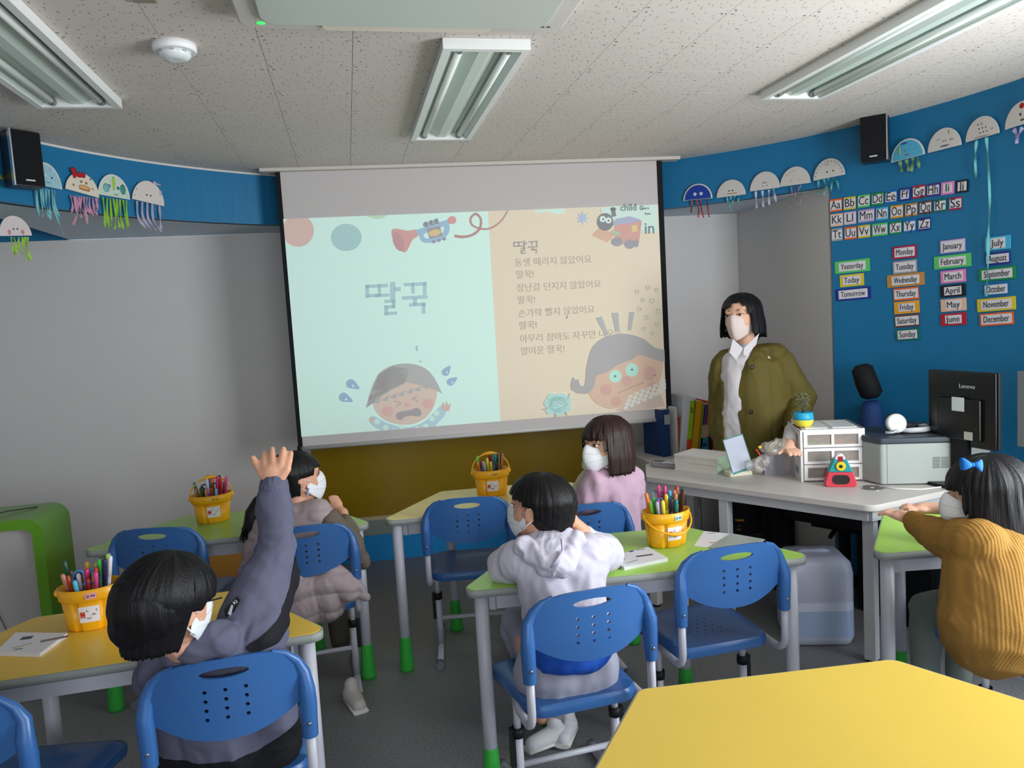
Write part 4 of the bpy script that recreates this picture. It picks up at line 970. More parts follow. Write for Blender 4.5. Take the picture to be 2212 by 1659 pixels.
def _mu():
    nt = MU.node_tree; N = nt.nodes; L = nt.links; b = N['Principled BSDF']; b.inputs['Roughness'].default_value = .9; b.inputs['Specular IOR Level'].default_value = .1
    tc = N.new('ShaderNodeTexCoord'); mp = N.new('ShaderNodeMapping'); mp.inputs['Rotation'].default_value = (0, R_(-12), 0); L.new(tc.outputs['Object'], mp.inputs[0])
    w1 = N.new('ShaderNodeTexWave'); w1.inputs['Scale'].default_value = 34; w1.inputs['Distortion'].default_value = .6; w1.inputs['Detail'].default_value = 1; L.new(mp.outputs[0], w1.inputs[0])
    w2 = N.new('ShaderNodeTexWave'); w2.bands_direction = 'Z'; w2.inputs['Scale'].default_value = 60; w2.inputs['Distortion'].default_value = .8; L.new(mp.outputs[0], w2.inputs[0])
    ma = N.new('ShaderNodeMath'); ma.operation = 'MULTIPLY_ADD'; ma.inputs[1].default_value = .45; L.new(w2.outputs['Fac'], ma.inputs[0]); L.new(w1.outputs['Fac'], ma.inputs[2])
    bp = N.new('ShaderNodeBump'); bp.inputs['Strength'].default_value = .4; bp.inputs['Distance'].default_value = .004; L.new(ma.outputs[0], bp.inputs['Height']); L.new(bp.outputs[0], b.inputs['Normal'])
    b.inputs['Base Color'].default_value = (*srgb('967038'), 1)
_mu()
jp = [('c', PD(2135, 1178, 2.24), PD(2235, 1170, 2.28), .075, .075), ('c', PD(2140, 1215, 2.22), PD(2235, 1215, 2.28), .11, .11), ('c', PD(2140, 1230, 2.22), PD(2140, 1360, 2.18), .125, .135), ('c', PD(2220, 1230, 2.24), PD(2230, 1360, 2.2), .12, .14), ('c', PD(2095, 1330, 2.25), PD(2085, 1340, 2.27), .07, .06),
      ('c', PD(2120, 1182, 2.20), EL, .080, .062), ('c', EL, PD(1978, 1130, 2.48), .056, .040), ('c', SR, ER, .07, .06), ('c', ER, PD(2062, 1103, 2.60), .055, .038), ('c', PD(2150, 1160, 2.26), PD(2200, 1155, 2.28), .06, .06)]
blob('sweater', jp, .0062, MU, p5, 4, .006, 9, 3)
tr = []
for hx, K in ((2.07, K1), (2.19, K2)): tr += [('c', Vector((hx, 2.10, .505)), K, .078, .062), ('c', K, Vector((K.x, K.y + .02, .12)), .060, .045)]
blob('trousers', tr, .008, mat('707a74', .85, .2, 300), p5, 3, .005, 9)
for K in (K1, K2): shoe('shoe', (K.x, K.y + .02, 0), (K.x - .01, K.y + .14, 0), p5, 'd2d2d4')
def lowf(az, d): return 1 + 1.0*d
hair_cap('hair', hM, lambda az: .018 if abs(az) < 42 else (-.03 if abs(az) < 52 else -.125 - .02*abs(math.sin(R_(az)))), HAIRB, p5, A=(.088, .106), ct=.085, low=lowf, seed=13, thick=.022, ridge=.0022, jag=.014)
blob('hair_back', [('e', hM @ Vector((0, -.040, -.0)), (.087, .085, .09)), ('c', hM @ Vector((0, -.065, -.03)), hM @ Vector((0, -.075, -.12)), .07, .07)], .006, HAIRB, p5, 4)
sp = []
for i in range(70):
    a = R_(random.uniform(60, 300)); r_ = random.uniform(.07, .12)
    p0 = hM @ Vector((-math.sin(a)*r_*.8, math.cos(a)*r_ - .01, -.09)); dn = Vector((-math.sin(a)*.3 - .02, -.02, -1))
    p1_ = p0 + dn*random.uniform(.03, .06); p2_ = p1_ + dn*random.uniform(.02, .05) + Vector((random.uniform(-.02, .01), random.uniform(-.01, .01), 0))
    sp.append([p0 + Vector((0, 0, .06)), p0, p1_, p2_])
strands('loose_strand', sp, .0042, HAIRB, p5)
mask(hM, 1.10, p5, 'e3e3e0')
bc = PD(2100, 1004, 2.165); bow = MB()
for e in (-1, 1):
    rg = []
    for k in range(5):
        x = e*(.004 + .0075*k); hh = .005 + .0042*k - (.004 if k == 4 else 0)
        rg.append([bc + Vector((x + .0, -.004*math.sin(k), 0)) + Vector((0, math.cos(a)*.006, math.sin(a)*hh - e*.0015*k)) for a in [2*PI*j/12 for j in range(12)]])
    bow.loft(rg if e > 0 else [list(reversed(r)) for r in rg])
bow.ball(bc, (.006, .008, .007))
obj('hair_bow', bow, mat('1668b8', .75, .2, 300), p5)

# --- teacher --------------------------------------------------------------------
p6 = person('woman with a black bob, pale pink mask and olive jacket, standing behind the desk', 0)
TD = 4.10
hM = headM(PD(1601, 682, TD), 128, 3, 3, 1.24)
neck = PD(1612, 748, TD + .02)
SLt = PD(1685, 785, TD - .02); ELt = PD(1730, 862, TD); WLt = PD(1712, 940, TD - .34); SRt = PD(1562, 790, TD + .04); ERt = PD(1556, 870, TD + .10); WRt = PD(1553, 950, TD + .08)
hipT = PD(1640, 1010, TD + .06)
bp_ = [('c', neck, hipT, .055, .10), ('c', SLt, ELt, .042, .036), ('c', ELt, WLt, .034, .025), ('c', SRt, ERt, .042, .036), ('c', ERt, WRt, .034, .025)]
q = PD(1702, 968, TD - .50); bp_ += [('c', WLt, q, .026, .028), ('e', q, (.038, .036, .022))]
for k in range(4): bp_ += finger(q + Vector((-.026 + .016*k, -.02, -.004)), q + Vector((-.034 + .020*k, -.085 + .008*abs(k-1.5), -.02)), .0092, .006)
bp_ += finger(q + Vector((-.02, .0, 0)), q + Vector((-.066, -.03, -.014)), .0105)
q = PD(1551, 975, TD + .06); bp_ += [('c', WRt, q, .025, .028)]
for k in range(4): bp_ += finger(q + Vector((-.014 + .010*k, -.02 + .013*k, -.01)), q + Vector((-.010 + .010*k, -.022 + .013*k, -.075 + .006*abs(k-1.5))), .009)
bp_ += finger(q + Vector((.01, -.02, 0)), q + Vector((.02, -.035, -.045)), .0105)
for e in (-1, 1): bp_ += [('c', hipT + Vector((e*.085, 0, -.04)), Vector((hipT.x + e*.09, hipT.y + .02, .42)), .085, .06), ('c', Vector((hipT.x + e*.09, hipT.y + .02, .42)), Vector((hipT.x + e*.09, hipT.y + .03, .08)), .05, .035)]
body = blob('body', head_prims(hM, 1.24, neck, .038) + bp_, .005, SKINT, p6, 3)
SHW = mat('cdc8cb', .75, .15, 300, name='white_shirt')
blob('shirt', [('c', PD(1590, 780, TD), PD(1625, 782, TD), .060, .060), ('c', PD(1600, 790, TD), PD(1600, 990, TD + .02), .11, .12), ('c', PD(1650, 790, TD), PD(1650, 980, TD + .02), .095, .11), ('c', neck, PD(1612, 765, TD), .048, .055)], .008, SHW, p6, 3, .005, 12)
co = MB()
for pts in ([(1605, 752), (1583, 732), (1576, 762), (1590, 778), (1600, 762)], [(1607, 752), (1640, 720), (1634, 742), (1614, 770), (1606, 766)]):
    a = [PD(x, y, TD - .155 + .002*(x-1605)*(.0 if x < 1605 else .6)) for x, y in pts]; co.loft([a, [p + CZ*.006 for p in a]], smooth=False)
obj('shirt_collar', co, SHW, p6)
OL = mat('5e5322', .75, .2, 300, .3, var=.06, vscale=10, name='olive_cotton')
jp = [('c', PD(1580, 782, TD + .02), PD(1670, 776, TD), .080, .085), ('c', PD(1595, 800, TD + .02), PD(1592, 985, TD + .04), .105, .125), ('c', PD(1655, 800, TD), PD(1660, 985, TD + .02), .115, .135), ('c', PD(1625, 800, TD - .02), PD(1625, 985, TD), .12, .135),
      ('c', SLt, ELt, .074, .078), ('c', ELt, PD(1718, 905, TD - .14), .074, .058), ('c', PD(1718, 905, TD - .14), PD(1716, 926, TD - .22), .060, .045),
      ('c', SRt, ERt, .070, .062), ('c', ERt, PD(1553, 932, TD + .09), .06, .05)]
jk = blob('jacket', jp, .007, OL, p6, 4, .012, 8, 9)
neckP = [(1588, 728), (1626, 722), (1630, 745), (1622, 768), (1607, 782), (1592, 791), (1569, 800), (1576, 770)]
stripP = [(1567, 798), (1573, 808), (1585, 858), (1600, 920), (1604, 1000), (1566, 1000), (1562, 900), (1563, 830)]
split(jk, 'x', None, lambda c, n_: facing(c, n_) and (lambda s_: inpoly(s_[0], s_[1], neckP) or inpoly(s_[0], s_[1], stripP))(to_px(c)))
split(jk, 'x', None, lambda c, n_: (c - neck).length < .062 and c.z > neck.z - .02)
md = jk.modifiers.new('thickness', 'SOLIDIFY'); md.thickness = .008; md.offset = -1
for x, y in ((1624, 793), (1622, 890)):
    c = PD(x, y, TD - .165); obj('button', MB().lathe([(.011, 0), (.012, .004), (.006, .006)], 16, (0, 0, 0), Matrix.Translation(c) @ rot_m('X', 90)), mat('2c2622', .4), p6)
blob('shirt_cuff', [('c', PD(1712, 930, TD - .30), PD(1707, 950, TD - .42), .040, .036)], .006, SHW, p6, 2)
tr = [('c', hipT + Vector((-.06, 0, -.02)), hipT + Vector((.06, 0, -.02)), .135, .135)]
for e in (-1, 1): tr += [('c', hipT + Vector((e*.085, 0, -.06)), Vector((hipT.x + e*.10, hipT.y + .02, .42)), .115, .10), ('c', Vector((hipT.x + e*.10, hipT.y + .02, .42)), Vector((hipT.x + e*.10, hipT.y + .03, .06)), .10, .10)]
blob('trousers', tr, .01, mat('0d0d12', .8, name='black_trousers'), p6, 3, .006, 7)
for e in (-1, 1): shoe('shoe', (hipT.x + e*.10, hipT.y + .03, 0), (hipT.x + e*.11, hipT.y - .12, 0), p6, '1b1b1d', 1.2, '101010')
def bf(az, d): return 1 + 1.5*d - .5*max(0, d-.06)*8*.3
hair_cap('hair', hM, lambda az: (.052 if -10 < az < 30 else .034) if abs(az) < 46 else (-.0 if abs(az) < 56 else (-.085 if abs(az) < 110 else -.095)), HAIRB, p6, A=(.084, .102), ct=.080, low=bf, seed=17, thick=.018, ridge=.0018, jag=.006)
blob('hair_back', [('e', hM @ Vector((0, -.040, -.0)), (.085, .083, .088)), ('c', hM @ Vector((0, -.06, -.03)), hM @ Vector((0, -.070, -.075)), .065, .065)], .006, HAIRB, p6, 4)
mask(hM, 1.24, p6, 'dcc8c2', 'flat'); eyes(hM, 1.24, body, .6)
# ---------------------------------------------------------------- teacher's desk
DZ = .70
WH = mat('c6c1bc', .4, .04, 300, .45, name='white_laminate'); WST = mat('c9cacc', .4, spec=.5, name='white_steel')
dk = thing('teacher_desk', 'white teacher desk with steel legs running along the right side', 'desk', (0, 0, 0))
dpoly = [(1.425, 3.64), (2.03, 2.705), (2.93, 2.90), (2.78, 3.46), (2.14, 3.60), (1.86, 4.03), (1.54, 3.93)]
obj('worktop', MB().prism(rpoly(dpoly, [.02, .06, .02, .02, .02, .02, .02]), DZ - .028, DZ), WH, dk, bevel=.003)
def seg_box(name, a, b, w_, z0, z1, m_, parent):
    a = Vector(a); b = Vector(b); d = (b-a).normalized(); n_ = Vector((-d.y, d.x))*w_
    q = [a, b, b+n_, a+n_]; return obj(name, MB().prism([(p.x, p.y) for p in q], z0, z1), m_, parent)
seg_box('apron_rail', (1.45, 3.66), (2.035, 2.745), .025, DZ - .075, DZ - .028, WST, dk)
seg_box('apron_rail', (2.05, 2.735), (2.90, 2.925), .025, DZ - .075, DZ - .028, WST, dk)
def sqleg(x, y, yaw=-57):
    M = Matrix.Translation((x, y, 0)) @ rot_m('Z', yaw)
    l = obj('leg', MB().box(-.024, -.024, .012, .024, .024, DZ - .028, M), WST, dk, bevel=.003)
    obj('foot', MB().lathe([(.02, 0), (.02, .012)], 14, (x, y, 0)), BLKP, l)
for x, y in ((1.47, 3.68), (1.70, 3.33), (2.075, 2.785), (2.84, 2.95), (1.82, 3.96), (2.70, 3.40)): sqleg(x, y)
for px, py in ((1425, 1036), (1798, 1076), (1949, 1075)):
    c = PZ(px, py, DZ - .052); obj('hole', MB().ball(c + Vector((-.004, -.008, 0)), (.009, .009, .006), 10, 6), BLKP, dk)

# low cabinet with books behind
cb_ = thing('low_cabinet', 'white low cabinet behind the teacher desk, carrying books', 'cabinet', (2.17, 4.52, 0))
obj('carcass', MB().box(-.48, -.28, 0, .43, .30, .64), mat('cfcac6', .5), cb_, bevel=.004)
for k in range(3):
    d = obj('door', MB().box(-.47 + k*.30, -.30, .04, -.18 + k*.30, -.281, .60), mat('bcb8b4', .5), cb_, bevel=.003)
    obj('handle', MB().tube([(-.20 + k*.30, -.315, .34), (-.20 + k*.30, -.315, .44)], .005, 8), mat('9a9a9c', .3, metal=.8), d)
CT = .64
def book(name, label, cat_, px, py, w_, d_, h_, c, lean=0, yaw=0, group=None, y=4.45, extra=None):
    p = PY(px, py, y); t = thing(name, label, cat_, (p.x, y, CT), R_(yaw), group); t.rotation_euler = (0, R_(lean), R_(yaw))
    obj('cover', MB().box(-w_/2, -d_/2, 0, w_/2, d_/2, h_), mat(c, .5, .1), t, bevel=.002)
    obj('pages', MB().box(-w_/2 + .003, -d_/2 + .01, .004, w_/2 - .003, d_/2 + .002, h_ + .0012), mat('e4dfd2', .8), t)
    return t
G_ = 'books and files on the low cabinet'
t = book('ring_binder', 'dark blue ring binder at the left end of the low cabinet', 'binder', 1420, 976, .055, .20, .29, '1d3a68', 0, 14, G_)
obj('label_card', MB().box(-.02, -.113, .20, .02, -.110, .26), mat('9aa0a8', .6), t)
book('magazine_file', 'pale grey magazine file beside the blue binder', 'file', 1442, 980, .018, .22, .30, 'c8c6c4', 0, 10, G_)
book('magazine', 'red and orange magazine in the low cabinet row', 'magazine', 1449, 962, .02, .2, .24, 'a8442a', 4, 0, G_)
t = book('paper_pack', 'white and lime pack of A4 paper leaning among the books', 'paper', 1463, 978, .07, .22, .36, 'd4d6dc', 7, 0, G_)
obj('wrapper', MB().box(.008, -.1125, .0, .037, .112, .335), mat('9cc024', .5), t); obj('wrapper_band', MB().box(.0075, -.1135, .02, .0375, .1125, .10), mat('d8532a', .5), t)
tt = text_mesh('A4', .03, mat('2c4a12', .5), 'lettering', t, (.022, -.1135, .28)); tt.rotation_euler = (R_(90), R_(90), 0)
book('picture_book', 'wide yellow book leaning right on the low cabinet', 'book', 1483, 977, .04, .21, .33, 'd8a41c', 9, 0, G_)
book('picture_book', 'slim olive-green book leaning right beside the yellow one', 'book', 1493, 976, .016, .20, .31, '8c8f1e', 9, 0, G_)
book('picture_book', 'slim purple book leaning between yellow and orange books', 'book', 1497, 974, .014, .20, .30, '54509a', 11, 0, G_, 4.46)
book('picture_book', 'orange book leaning right on the low cabinet', 'book', 1503, 974, .02, .2, .32, 'e0542a', 12, 0, G_, 4.47)
t = book('tissue_box', 'small teal and beige box standing in front of the red book', 'box', 1516, 972, .055, .08, .17, '2f8a9a', 0, 0, G_, 4.40)
obj('upper_panel', MB().box(-.0285, -.042, .095, .0285, .04, .172), mat('c8a488', .6), t); obj('logo', MB().ball((0, -.042, .05), (.018, .002, .012), 14, 6), mat('223a6a', .5), t)
book('picture_book', 'dark red book leaning left near the woman in olive', 'book', 1530, 972, .022, .2, .30, '9c3040', -6, 0, G_, 4.47)
book('picture_book', 'slim grey-teal book at the right end of the row, near the woman in olive', 'book', 1538, 972, .012, .2, .30, '5f8a86', -8, 0, G_, 4.47)

# ---------------------------------------------------------------- things on the desk
t = thing('drawer_unit', 'white three-drawer storage unit with clear fronts on the desk', 'drawers', PZ(1731, 1041, DZ), R_(-20.5))
DW, DD, DH = .285, .285, .245
obj('carcass_side', MB().box(0, 0, 0, .012, DD, DH), mat('e6e4e4', .35, spec=.5), t); obj('carcass_side', MB().box(DW-.012, 0, 0, DW, DD, DH), mat('e6e4e4', .35, spec=.5), t)
obj('carcass_top', MB().box(0, 0, DH-.010, DW, DD, DH), mat('e6e4e4', .35, spec=.5), t, bevel=.004); obj('carcass_back', MB().box(.012, DD-.01, 0, DW-.012, DD, DH-.01), mat('e6e4e4', .35), t)
obj('top_tray', MB().box(.03, .03, DH, .13, DD-.03, DH+.004).box(.15, .03, DH, .26, DD-.03, DH+.004), mat('efefef', .3, spec=.6), t, bevel=.002)
clear = mat('c4b8b0', .12, spec=.7, alpha=.38, name='clear_plastic')
conts = [('3aa04a', 'b8543a'), ('8ab4b0', '7a3a40'), ('2a5a8a', '8a5a50')]
for k in range(3):
    z0 = .006 + k*.078
    d = obj('drawer', MB().box(.014, -.006, z0, DW-.014, .006, z0+.012).box(.014, -.006, z0+.060, DW-.014, .006, z0+.074).box(.014, -.006, z0+.012, .030, .006, z0+.06).box(DW/2-.006, -.006, z0+.012, DW/2+.006, .006, z0+.06).box(DW-.030, -.006, z0+.012, DW-.014, .006, z0+.06).box(.014, .006, z0, DW-.014, DD-.02, z0+.004), mat('ebe9e9', .35, spec=.5), t)
    obj('window', MB().box(.030, -.001, z0+.012, DW/2-.006, .002, z0+.06), clear, d); obj('window', MB().box(DW/2+.006, -.001, z0+.012, DW-.03, .002, z0+.06), clear, d)
    random.seed(k+40)
    for q, cc in enumerate(conts[2-k]):
        for r_ in range(4):
            x = .045 + q*.128 + (r_//2)*.05 + random.uniform(0, .02); yy = .025 + (r_ % 2)*.05 + random.uniform(0, .01)
            tag(obj('drawer_content', MB().box(-.02, -.01, 0, .02, .02, random.uniform(.012, .035)), mat([cc, '5a4a44', cc, '98a09a'][r_], .5), None, t.matrix_basis @ Vector((x, yy, z0+.0042)), (0, 0, random.uniform(-.6, .6))),
                ('front-left', 'back-left', 'front-right', 'back-right')[r_] + ' craft item in the ' + ('left', 'right')[q] + ' half of the ' + ('bottom', 'middle', 'top')[k] + ' drawer', 'supplies', 'small items in the ' + ('bottom', 'middle', 'top')[k] + ' drawer, ' + ('left', 'right')[q])
for k in range(3): obj('side_window', MB().box(-.0015, .05, .03 + k*.078, .0, .11, .062 + k*.078), mat('8f9296', .3), t)
# plant pot
pp = PD(1748, 922, 3.52); MD = t.matrix_basis
pp = MD @ Vector((.035, .09, DH + .004))
t = thing('potted_plant', 'small leafy plant in a blue and yellow pot on the drawer unit', 'plant', pp)
obj('pot', MB().lathe([(.030, 0), (.041, .012), (.046, .030), (.0465, .034)], 28), mat('e8d84a', .4, spec=.4), t); obj('pot_rim', MB().lathe([(.0465, .034), (.047, .045), (.043, .066), (.040, .069), (.037, .066)], 28), mat('2aa4cc', .4, spec=.4), t)
obj('soil', MB().lathe([(.036, .055), (.036, .062)], 16), mat('3a2c22', .9, .6, 120), t)
random.seed(5)
for k in range(7):
    a = 2*PI*k/7 + .4; L_ = random.uniform(.05, .095); lean = random.uniform(.25, .6)
    if k == 3: L_ = .035
    pts = [Vector((0, 0, .06)), Vector((math.cos(a)*L_*lean*.4, math.sin(a)*L_*lean*.4, .06+L_*.5)), Vector((math.cos(a)*L_*lean, math.sin(a)*L_*lean, .06+L_))]
    st = obj('stem', MB().tube(pts, .0012, 5), mat('5a4a38', .7), t)
    for j in range(5):
        c = pts[1].lerp(pts[2], j/4.0); b = a + j*2.3; M_ = Matrix.Translation(c + Vector((math.cos(b)*.010, math.sin(b)*.010, .003))) @ rot_m('Z', math.degrees(b)) @ rot_m('Y', -25)
        obj('leaf', MB().ball((0, 0, 0), (.011, .0065, .0016), 8, 4).__class__().loft([[M_ @ Vector((x, y*.0065, z)) for x, y, z in ((-.011, 0, 0), (-.004, 1, .001), (.004, .9, .001), (.012, 0, 0), (.004, -.9, .001), (-.004, -1, .001))], [M_ @ Vector((x, y*.0065, z + .0012)) for x, y, z in ((-.011, 0, 0), (-.004, 1, .001), (.004, .9, .001), (.012, 0, 0), (.004, -.9, .001), (-.004, -1, .001))]]), mat(('7d8f6a', '6a7d62', '8a8a78')[j % 3], .6), st)
# pencil sharpener
t = thing('pencil_sharpener', 'red and teal triangular desk pencil sharpener in front of the drawer unit', 'sharpener', PZ(1824, 1052, DZ) + Vector((0, .03, 0)), R_(-28))
def tri(z0, z1, w0, w1, y0, y1): return [(-w0, z0), (w0, z0), (w1, z1), (-w1, z1)]
red = mat('cc3a4a', .35, spec=.5); tea = mat('1f8f92', .35, spec=.5)
Mx = rot_m('X', 90)
obj('base', MB().prism(rpoly([(-.072, 0), (.072, 0), (.052, .068), (-.052, .068)], [.016, .016, .006, .006]), -.032, .032, Mx), red, t, bevel=.004)
obj('upper_body', MB().prism(rpoly([(-.0515, .068), (.0515, .068), (.026, .128), (-.026, .128)], [.003, .003, .012, .012]), -.029, .029, Mx), tea, t, bevel=.004)
obj('cap', MB().tube([(0, -.028, .128), (0, .028, .128)], .021, 20), mat('dcd6d8', .4), t); obj('cap_strip', MB().box(-.010, -.0305, .110, .010, -.026, .140), mat('9c1f2e', .4), t)
obj('window', MB().prism(rrect(-.036, .014, .036, .056, .018), .0325, .0345, Mx), mat('1c1216', .1, spec=.8), t)
obj('dial', MB().lathe([(.021, 0), (.021, .006), (.018, .008)], 24, (0, 0, 0), Matrix.Translation((0, -.029, .096)) @ rot_m('X', 90)), mat('dcc22c', .4), t); obj('dial_hole', MB().lathe([(.008, 0), (.008, .0095)], 16, (0, 0, 0), Matrix.Translation((0, -.029, .096)) @ rot_m('X', 90)), mat('16303a', .3), t)
# disc and cable
t = thing('compact_disc', 'loose shiny disc lying flat beside the pencil sharpener', 'disc', PZ(1884, 1054, DZ)); obj('disc', MB().lathe([(.05, 0), (.05, .0015)], 32), mat('aeb4b8', .12, metal=.9), t); obj('hub', MB().lathe([(.008, .0015), (.008, .002)], 16), mat('dfe3e6', .2), t)
tag(obj('white_cable', MB().tube([PZ(1900, 1051, DZ+.004), PZ(1940, 1056, DZ+.004), PZ(1990, 1057, DZ+.004), PZ(2050, 1050, DZ+.004), PZ(2120, 1046, DZ+.004)], .0035, 8), mat('dcdcdc', .4)), 'thin white cable lying along the desk edge in front of the printer', 'cable')
tag(obj('white_cable', MB().tube([PZ(1958, 1228, .10), PZ(1975, 1256, .06), PZ(2005, 1272, .03), PZ(2060, 1278, .008), PZ(2160, 1270, .008)], .006, 8), mat('d4d6dc', .4)), 'white cable curving to the floor under the green table at the right', 'cable')
# printer
t = thing('laser_printer', 'light grey laser printer with a dark lid on the desk', 'printer', PZ(1904, 1049, DZ), R_(-21))
PW, PDp, PH = .46, .33, .215
body_p = [(0, 0), (PW, 0), (PW, PDp), (-.035, PDp), (-.05, .10)]
obj('casing', MB().prism(rpoly(body_p, [.02, .03, .03, .03, .02]), 0.004, PH - .028), mat('a3aaa6', .45, .05, 400), t, bevel=.006)
obj('lid', MB().prism(rpoly([(-.004, -.004), (PW+.004, -.004), (PW+.004, PDp+.004), (-.039, PDp+.004), (-.054, .10)], [.02, .03, .03, .03, .02]), PH - .028, PH), mat('39414c', .4, spec=.4), t, bevel=.008)
obj('output_tray', MB().box(.12, .06, PH, .40, .27, PH+.002), mat('1c2028', .4), t); obj('seam', MB().box(.025, -.0012, .01, .0265, .002, PH-.03), mat('7c827f', .5), t)
obj('paper_label', MB().box(.30, .22, PH+.0025, .40, .28, PH+.0035), mat('c9ced4', .6), t)
vb = MB()
for i in range(8):
    for j in range(2): vb.box(.215 + j*.035, -.0015, .075 + i*.0065, .245 + j*.035, .001, .078 + i*.0065)
v_ = obj('vent_slot', vb, mat('5c625f', .6), t); v_['kind'] = 'stuff'
obj('side_panel', MB().box(-.001, 0, 0, .001, .06, .10, Matrix.Translation((-.052, .12, .04))), mat('9aa09e', .5), t)
MP = t.matrix_basis.copy()
# headphones
hp0 = MP @ Vector((.10, .14, PH + .002))
t = thing('headphones', 'white and black headphones with a microphone lying on the printer', 'headphones', hp0, R_(-15))
Mh = rot_m('X', -12)
obj('ear_cup', MB().lathe([(.036, -.014), (.044, -.008), (.044, .012), (.036, .016)], 28, (0, 0, 0), Matrix.Translation((-.005, -.03, .045)) @ rot_m('Y', 8) @ rot_m('X', 76)), mat('d2d4d6', .4), t)
obj('ear_cushion', MB().lathe([(.030, 0), (.040, .006), (.040, .018), (.030, .022)], 24, (0, 0, 0), Matrix.Translation((.005, .022, .045)) @ rot_m('X', 76)), mat('2c2e33', .6), t)
obj('ear_cup', MB().lathe([(.038, -.012), (.044, -.004), (.040, .012)], 24, (0, 0, 0), Matrix.Translation((.085, .05, .022))), mat('3a3c42', .5), t)
obj('headband', MB().tube([(.01, -.03, .012), (.05, -.055, .014), (.10, -.06, .016), (.16, -.04, .016), (.19, .01, .018), (.16, .05, .018), (.10, .06, .02)], [.009, .012, .013, .012, .010, .009, .008], 10, rx=.7), mat('c4c8cc', .35, spec=.5), t)
obj('microphone_boom', MB().tube([(-.01, -.06, .02), (-.03, -.065, .010), (-.06, -.05, .008)], [.006, .005, .008], 8), mat('c0c3c6', .4), t)
obj('cord', MB().tube([(.05, -.02, .005), (.09, .0, .03), (.13, -.02, .04), (.17, 0, .02), (.20, .03, .005), (.16, .07, .006)], .0028, 6), mat('33363c', .5), t)
# monitors
def monitor(label, a, b, h_, tilt=0):
    a = Vector(a); b = Vector(b); d = (b-a); w_ = d.length; yaw = math.atan2(d.y, d.x)
    t = thing('computer_monitor', label, 'monitor', a, yaw)
    return t, w_
a_ = PD(2006, 952, 3.50); b_ = PD(2151, 944, 3.18)
t, mw = monitor('black computer monitor seen from behind, standing past the printer', (a_.x, a_.y, DZ), (b_.x, b_.y, DZ), .33)
z0 = a_.z - DZ
obj('back_shell', MB().box(.0, 0, z0, mw, .018, z0+.325), mat('08080a', .22, spec=.6), t, bevel=.005); obj('bezel', MB().box(.0, .018, z0, mw, .034, z0+.325), mat('2a2c31', .4), t, bevel=.003); obj('screen', MB().box(.015, .034, z0+.015, mw-.015, .036, z0+.31), mat('0a0c10', .1, spec=.7), t)
obj('housing_bulge', MB().box(.06, -.018, z0+.03, mw-.06, .001, z0+.21), mat('060608', .3, spec=.5), t, bevel=.008)
obj('stand', MB().box(mw/2-.04, -.01, .015, mw/2+.04, .015, z0+.04), mat('0c0c0f', .4), t); obj('stand_foot', MB().prism(rrect(mw/2-.11, -.09, mw/2+.11, .10, .03), 0, .015), mat('0c0c0f', .4), t, bevel=.003)
obj('sticker', MB().box(mw*.42, -.0195, z0+.155, mw*.42+.060, -.018, z0+.215), mat('dfe6ee', .5), t); obj('tag', MB().box(mw*.60, -.0195, z0+.035, mw*.60+.04, -.018, z0+.07), mat('c8c8bc', .6), t)
tl = text_mesh('Lenovo', .026, mat('c8ccd2', .4), 'lettering', t, (mw*.60, -.0015, z0+.262)); tl.rotation_euler = (R_(90), 0, 0)
a_ = PD(2196, 965, 3.15); t, _ = monitor('grey edge of a second computer monitor at the right frame edge', (a_.x, a_.y, DZ), (a_.x+.10, a_.y-.45, DZ), .3)
z0 = a_.z - DZ
obj('back_shell', MB().box(0, 0, z0, .46, .03, z0+.31), mat('6b7078', .4), t, bevel=.004); obj('bezel', MB().box(0, .03, z0, .46, .04, z0+.31), mat('30343a', .4), t); obj('stand', MB().box(.19, -.01, .012, .27, .02, z0+.05), mat('50545a', .4), t); obj('stand_foot', MB().box(.12, -.08, 0, .34, .08, .012), mat('50545a', .4), t, bevel=.003)
# stack of booklets
random.seed(9)
for k in range(9):
    o = thing('booklet', ('topmost' if k == 8 else 'lowest' if k == 0 else ('second', 'third', 'fourth', 'fifth', 'sixth', 'seventh', 'eighth')[k-1] + ' from the bottom') + ' white booklet in the stack at the left end of the desk', 'booklet', (1.765 + random.uniform(-.003, .003), 3.67 + random.uniform(-.003, .003), DZ + .0092*k + .0002), R_(-57 + random.uniform(-1.5, 1.5)), 'booklets stacked on the desk')
    obj('cover', MB().box(-.125, -.095, 0, .125, .095, .0012).box(-.125, -.095, .0078, .125, .095, .009), mat('dcd9d6', .5), o); obj('pages', MB().box(-.123, -.095, .0012, .124, .093, .0078), mat('d5cfc4', .8, .3, 500), o)
    obj('spine', MB().box(.124, -.095, 0, .1258, .095, .009), mat('a9c0a4', .6), o)
t = thing('pencil_pouch', 'rolled grey fabric pouch at the left end of the desk', 'pouch', (1.60, 3.74, DZ), R_(-48))
t.location = PZ(1445, 1009, DZ); obj('pouch', MB().prism(rrect(-.095, -.035, .095, .035, .018), 0, .030), mat('8c8c8a', .8, .4, 200), t, bevel=.010, seg=4); obj('zip', MB().tube([(-.08, -.005, .031), (.08, .008, .031)], .002, 6), mat('2a2a2a', .5), t); obj('sheet', MB().box(-.02, -.045, .0302, .10, .02, .032), mat('c9ced6', .6), t)
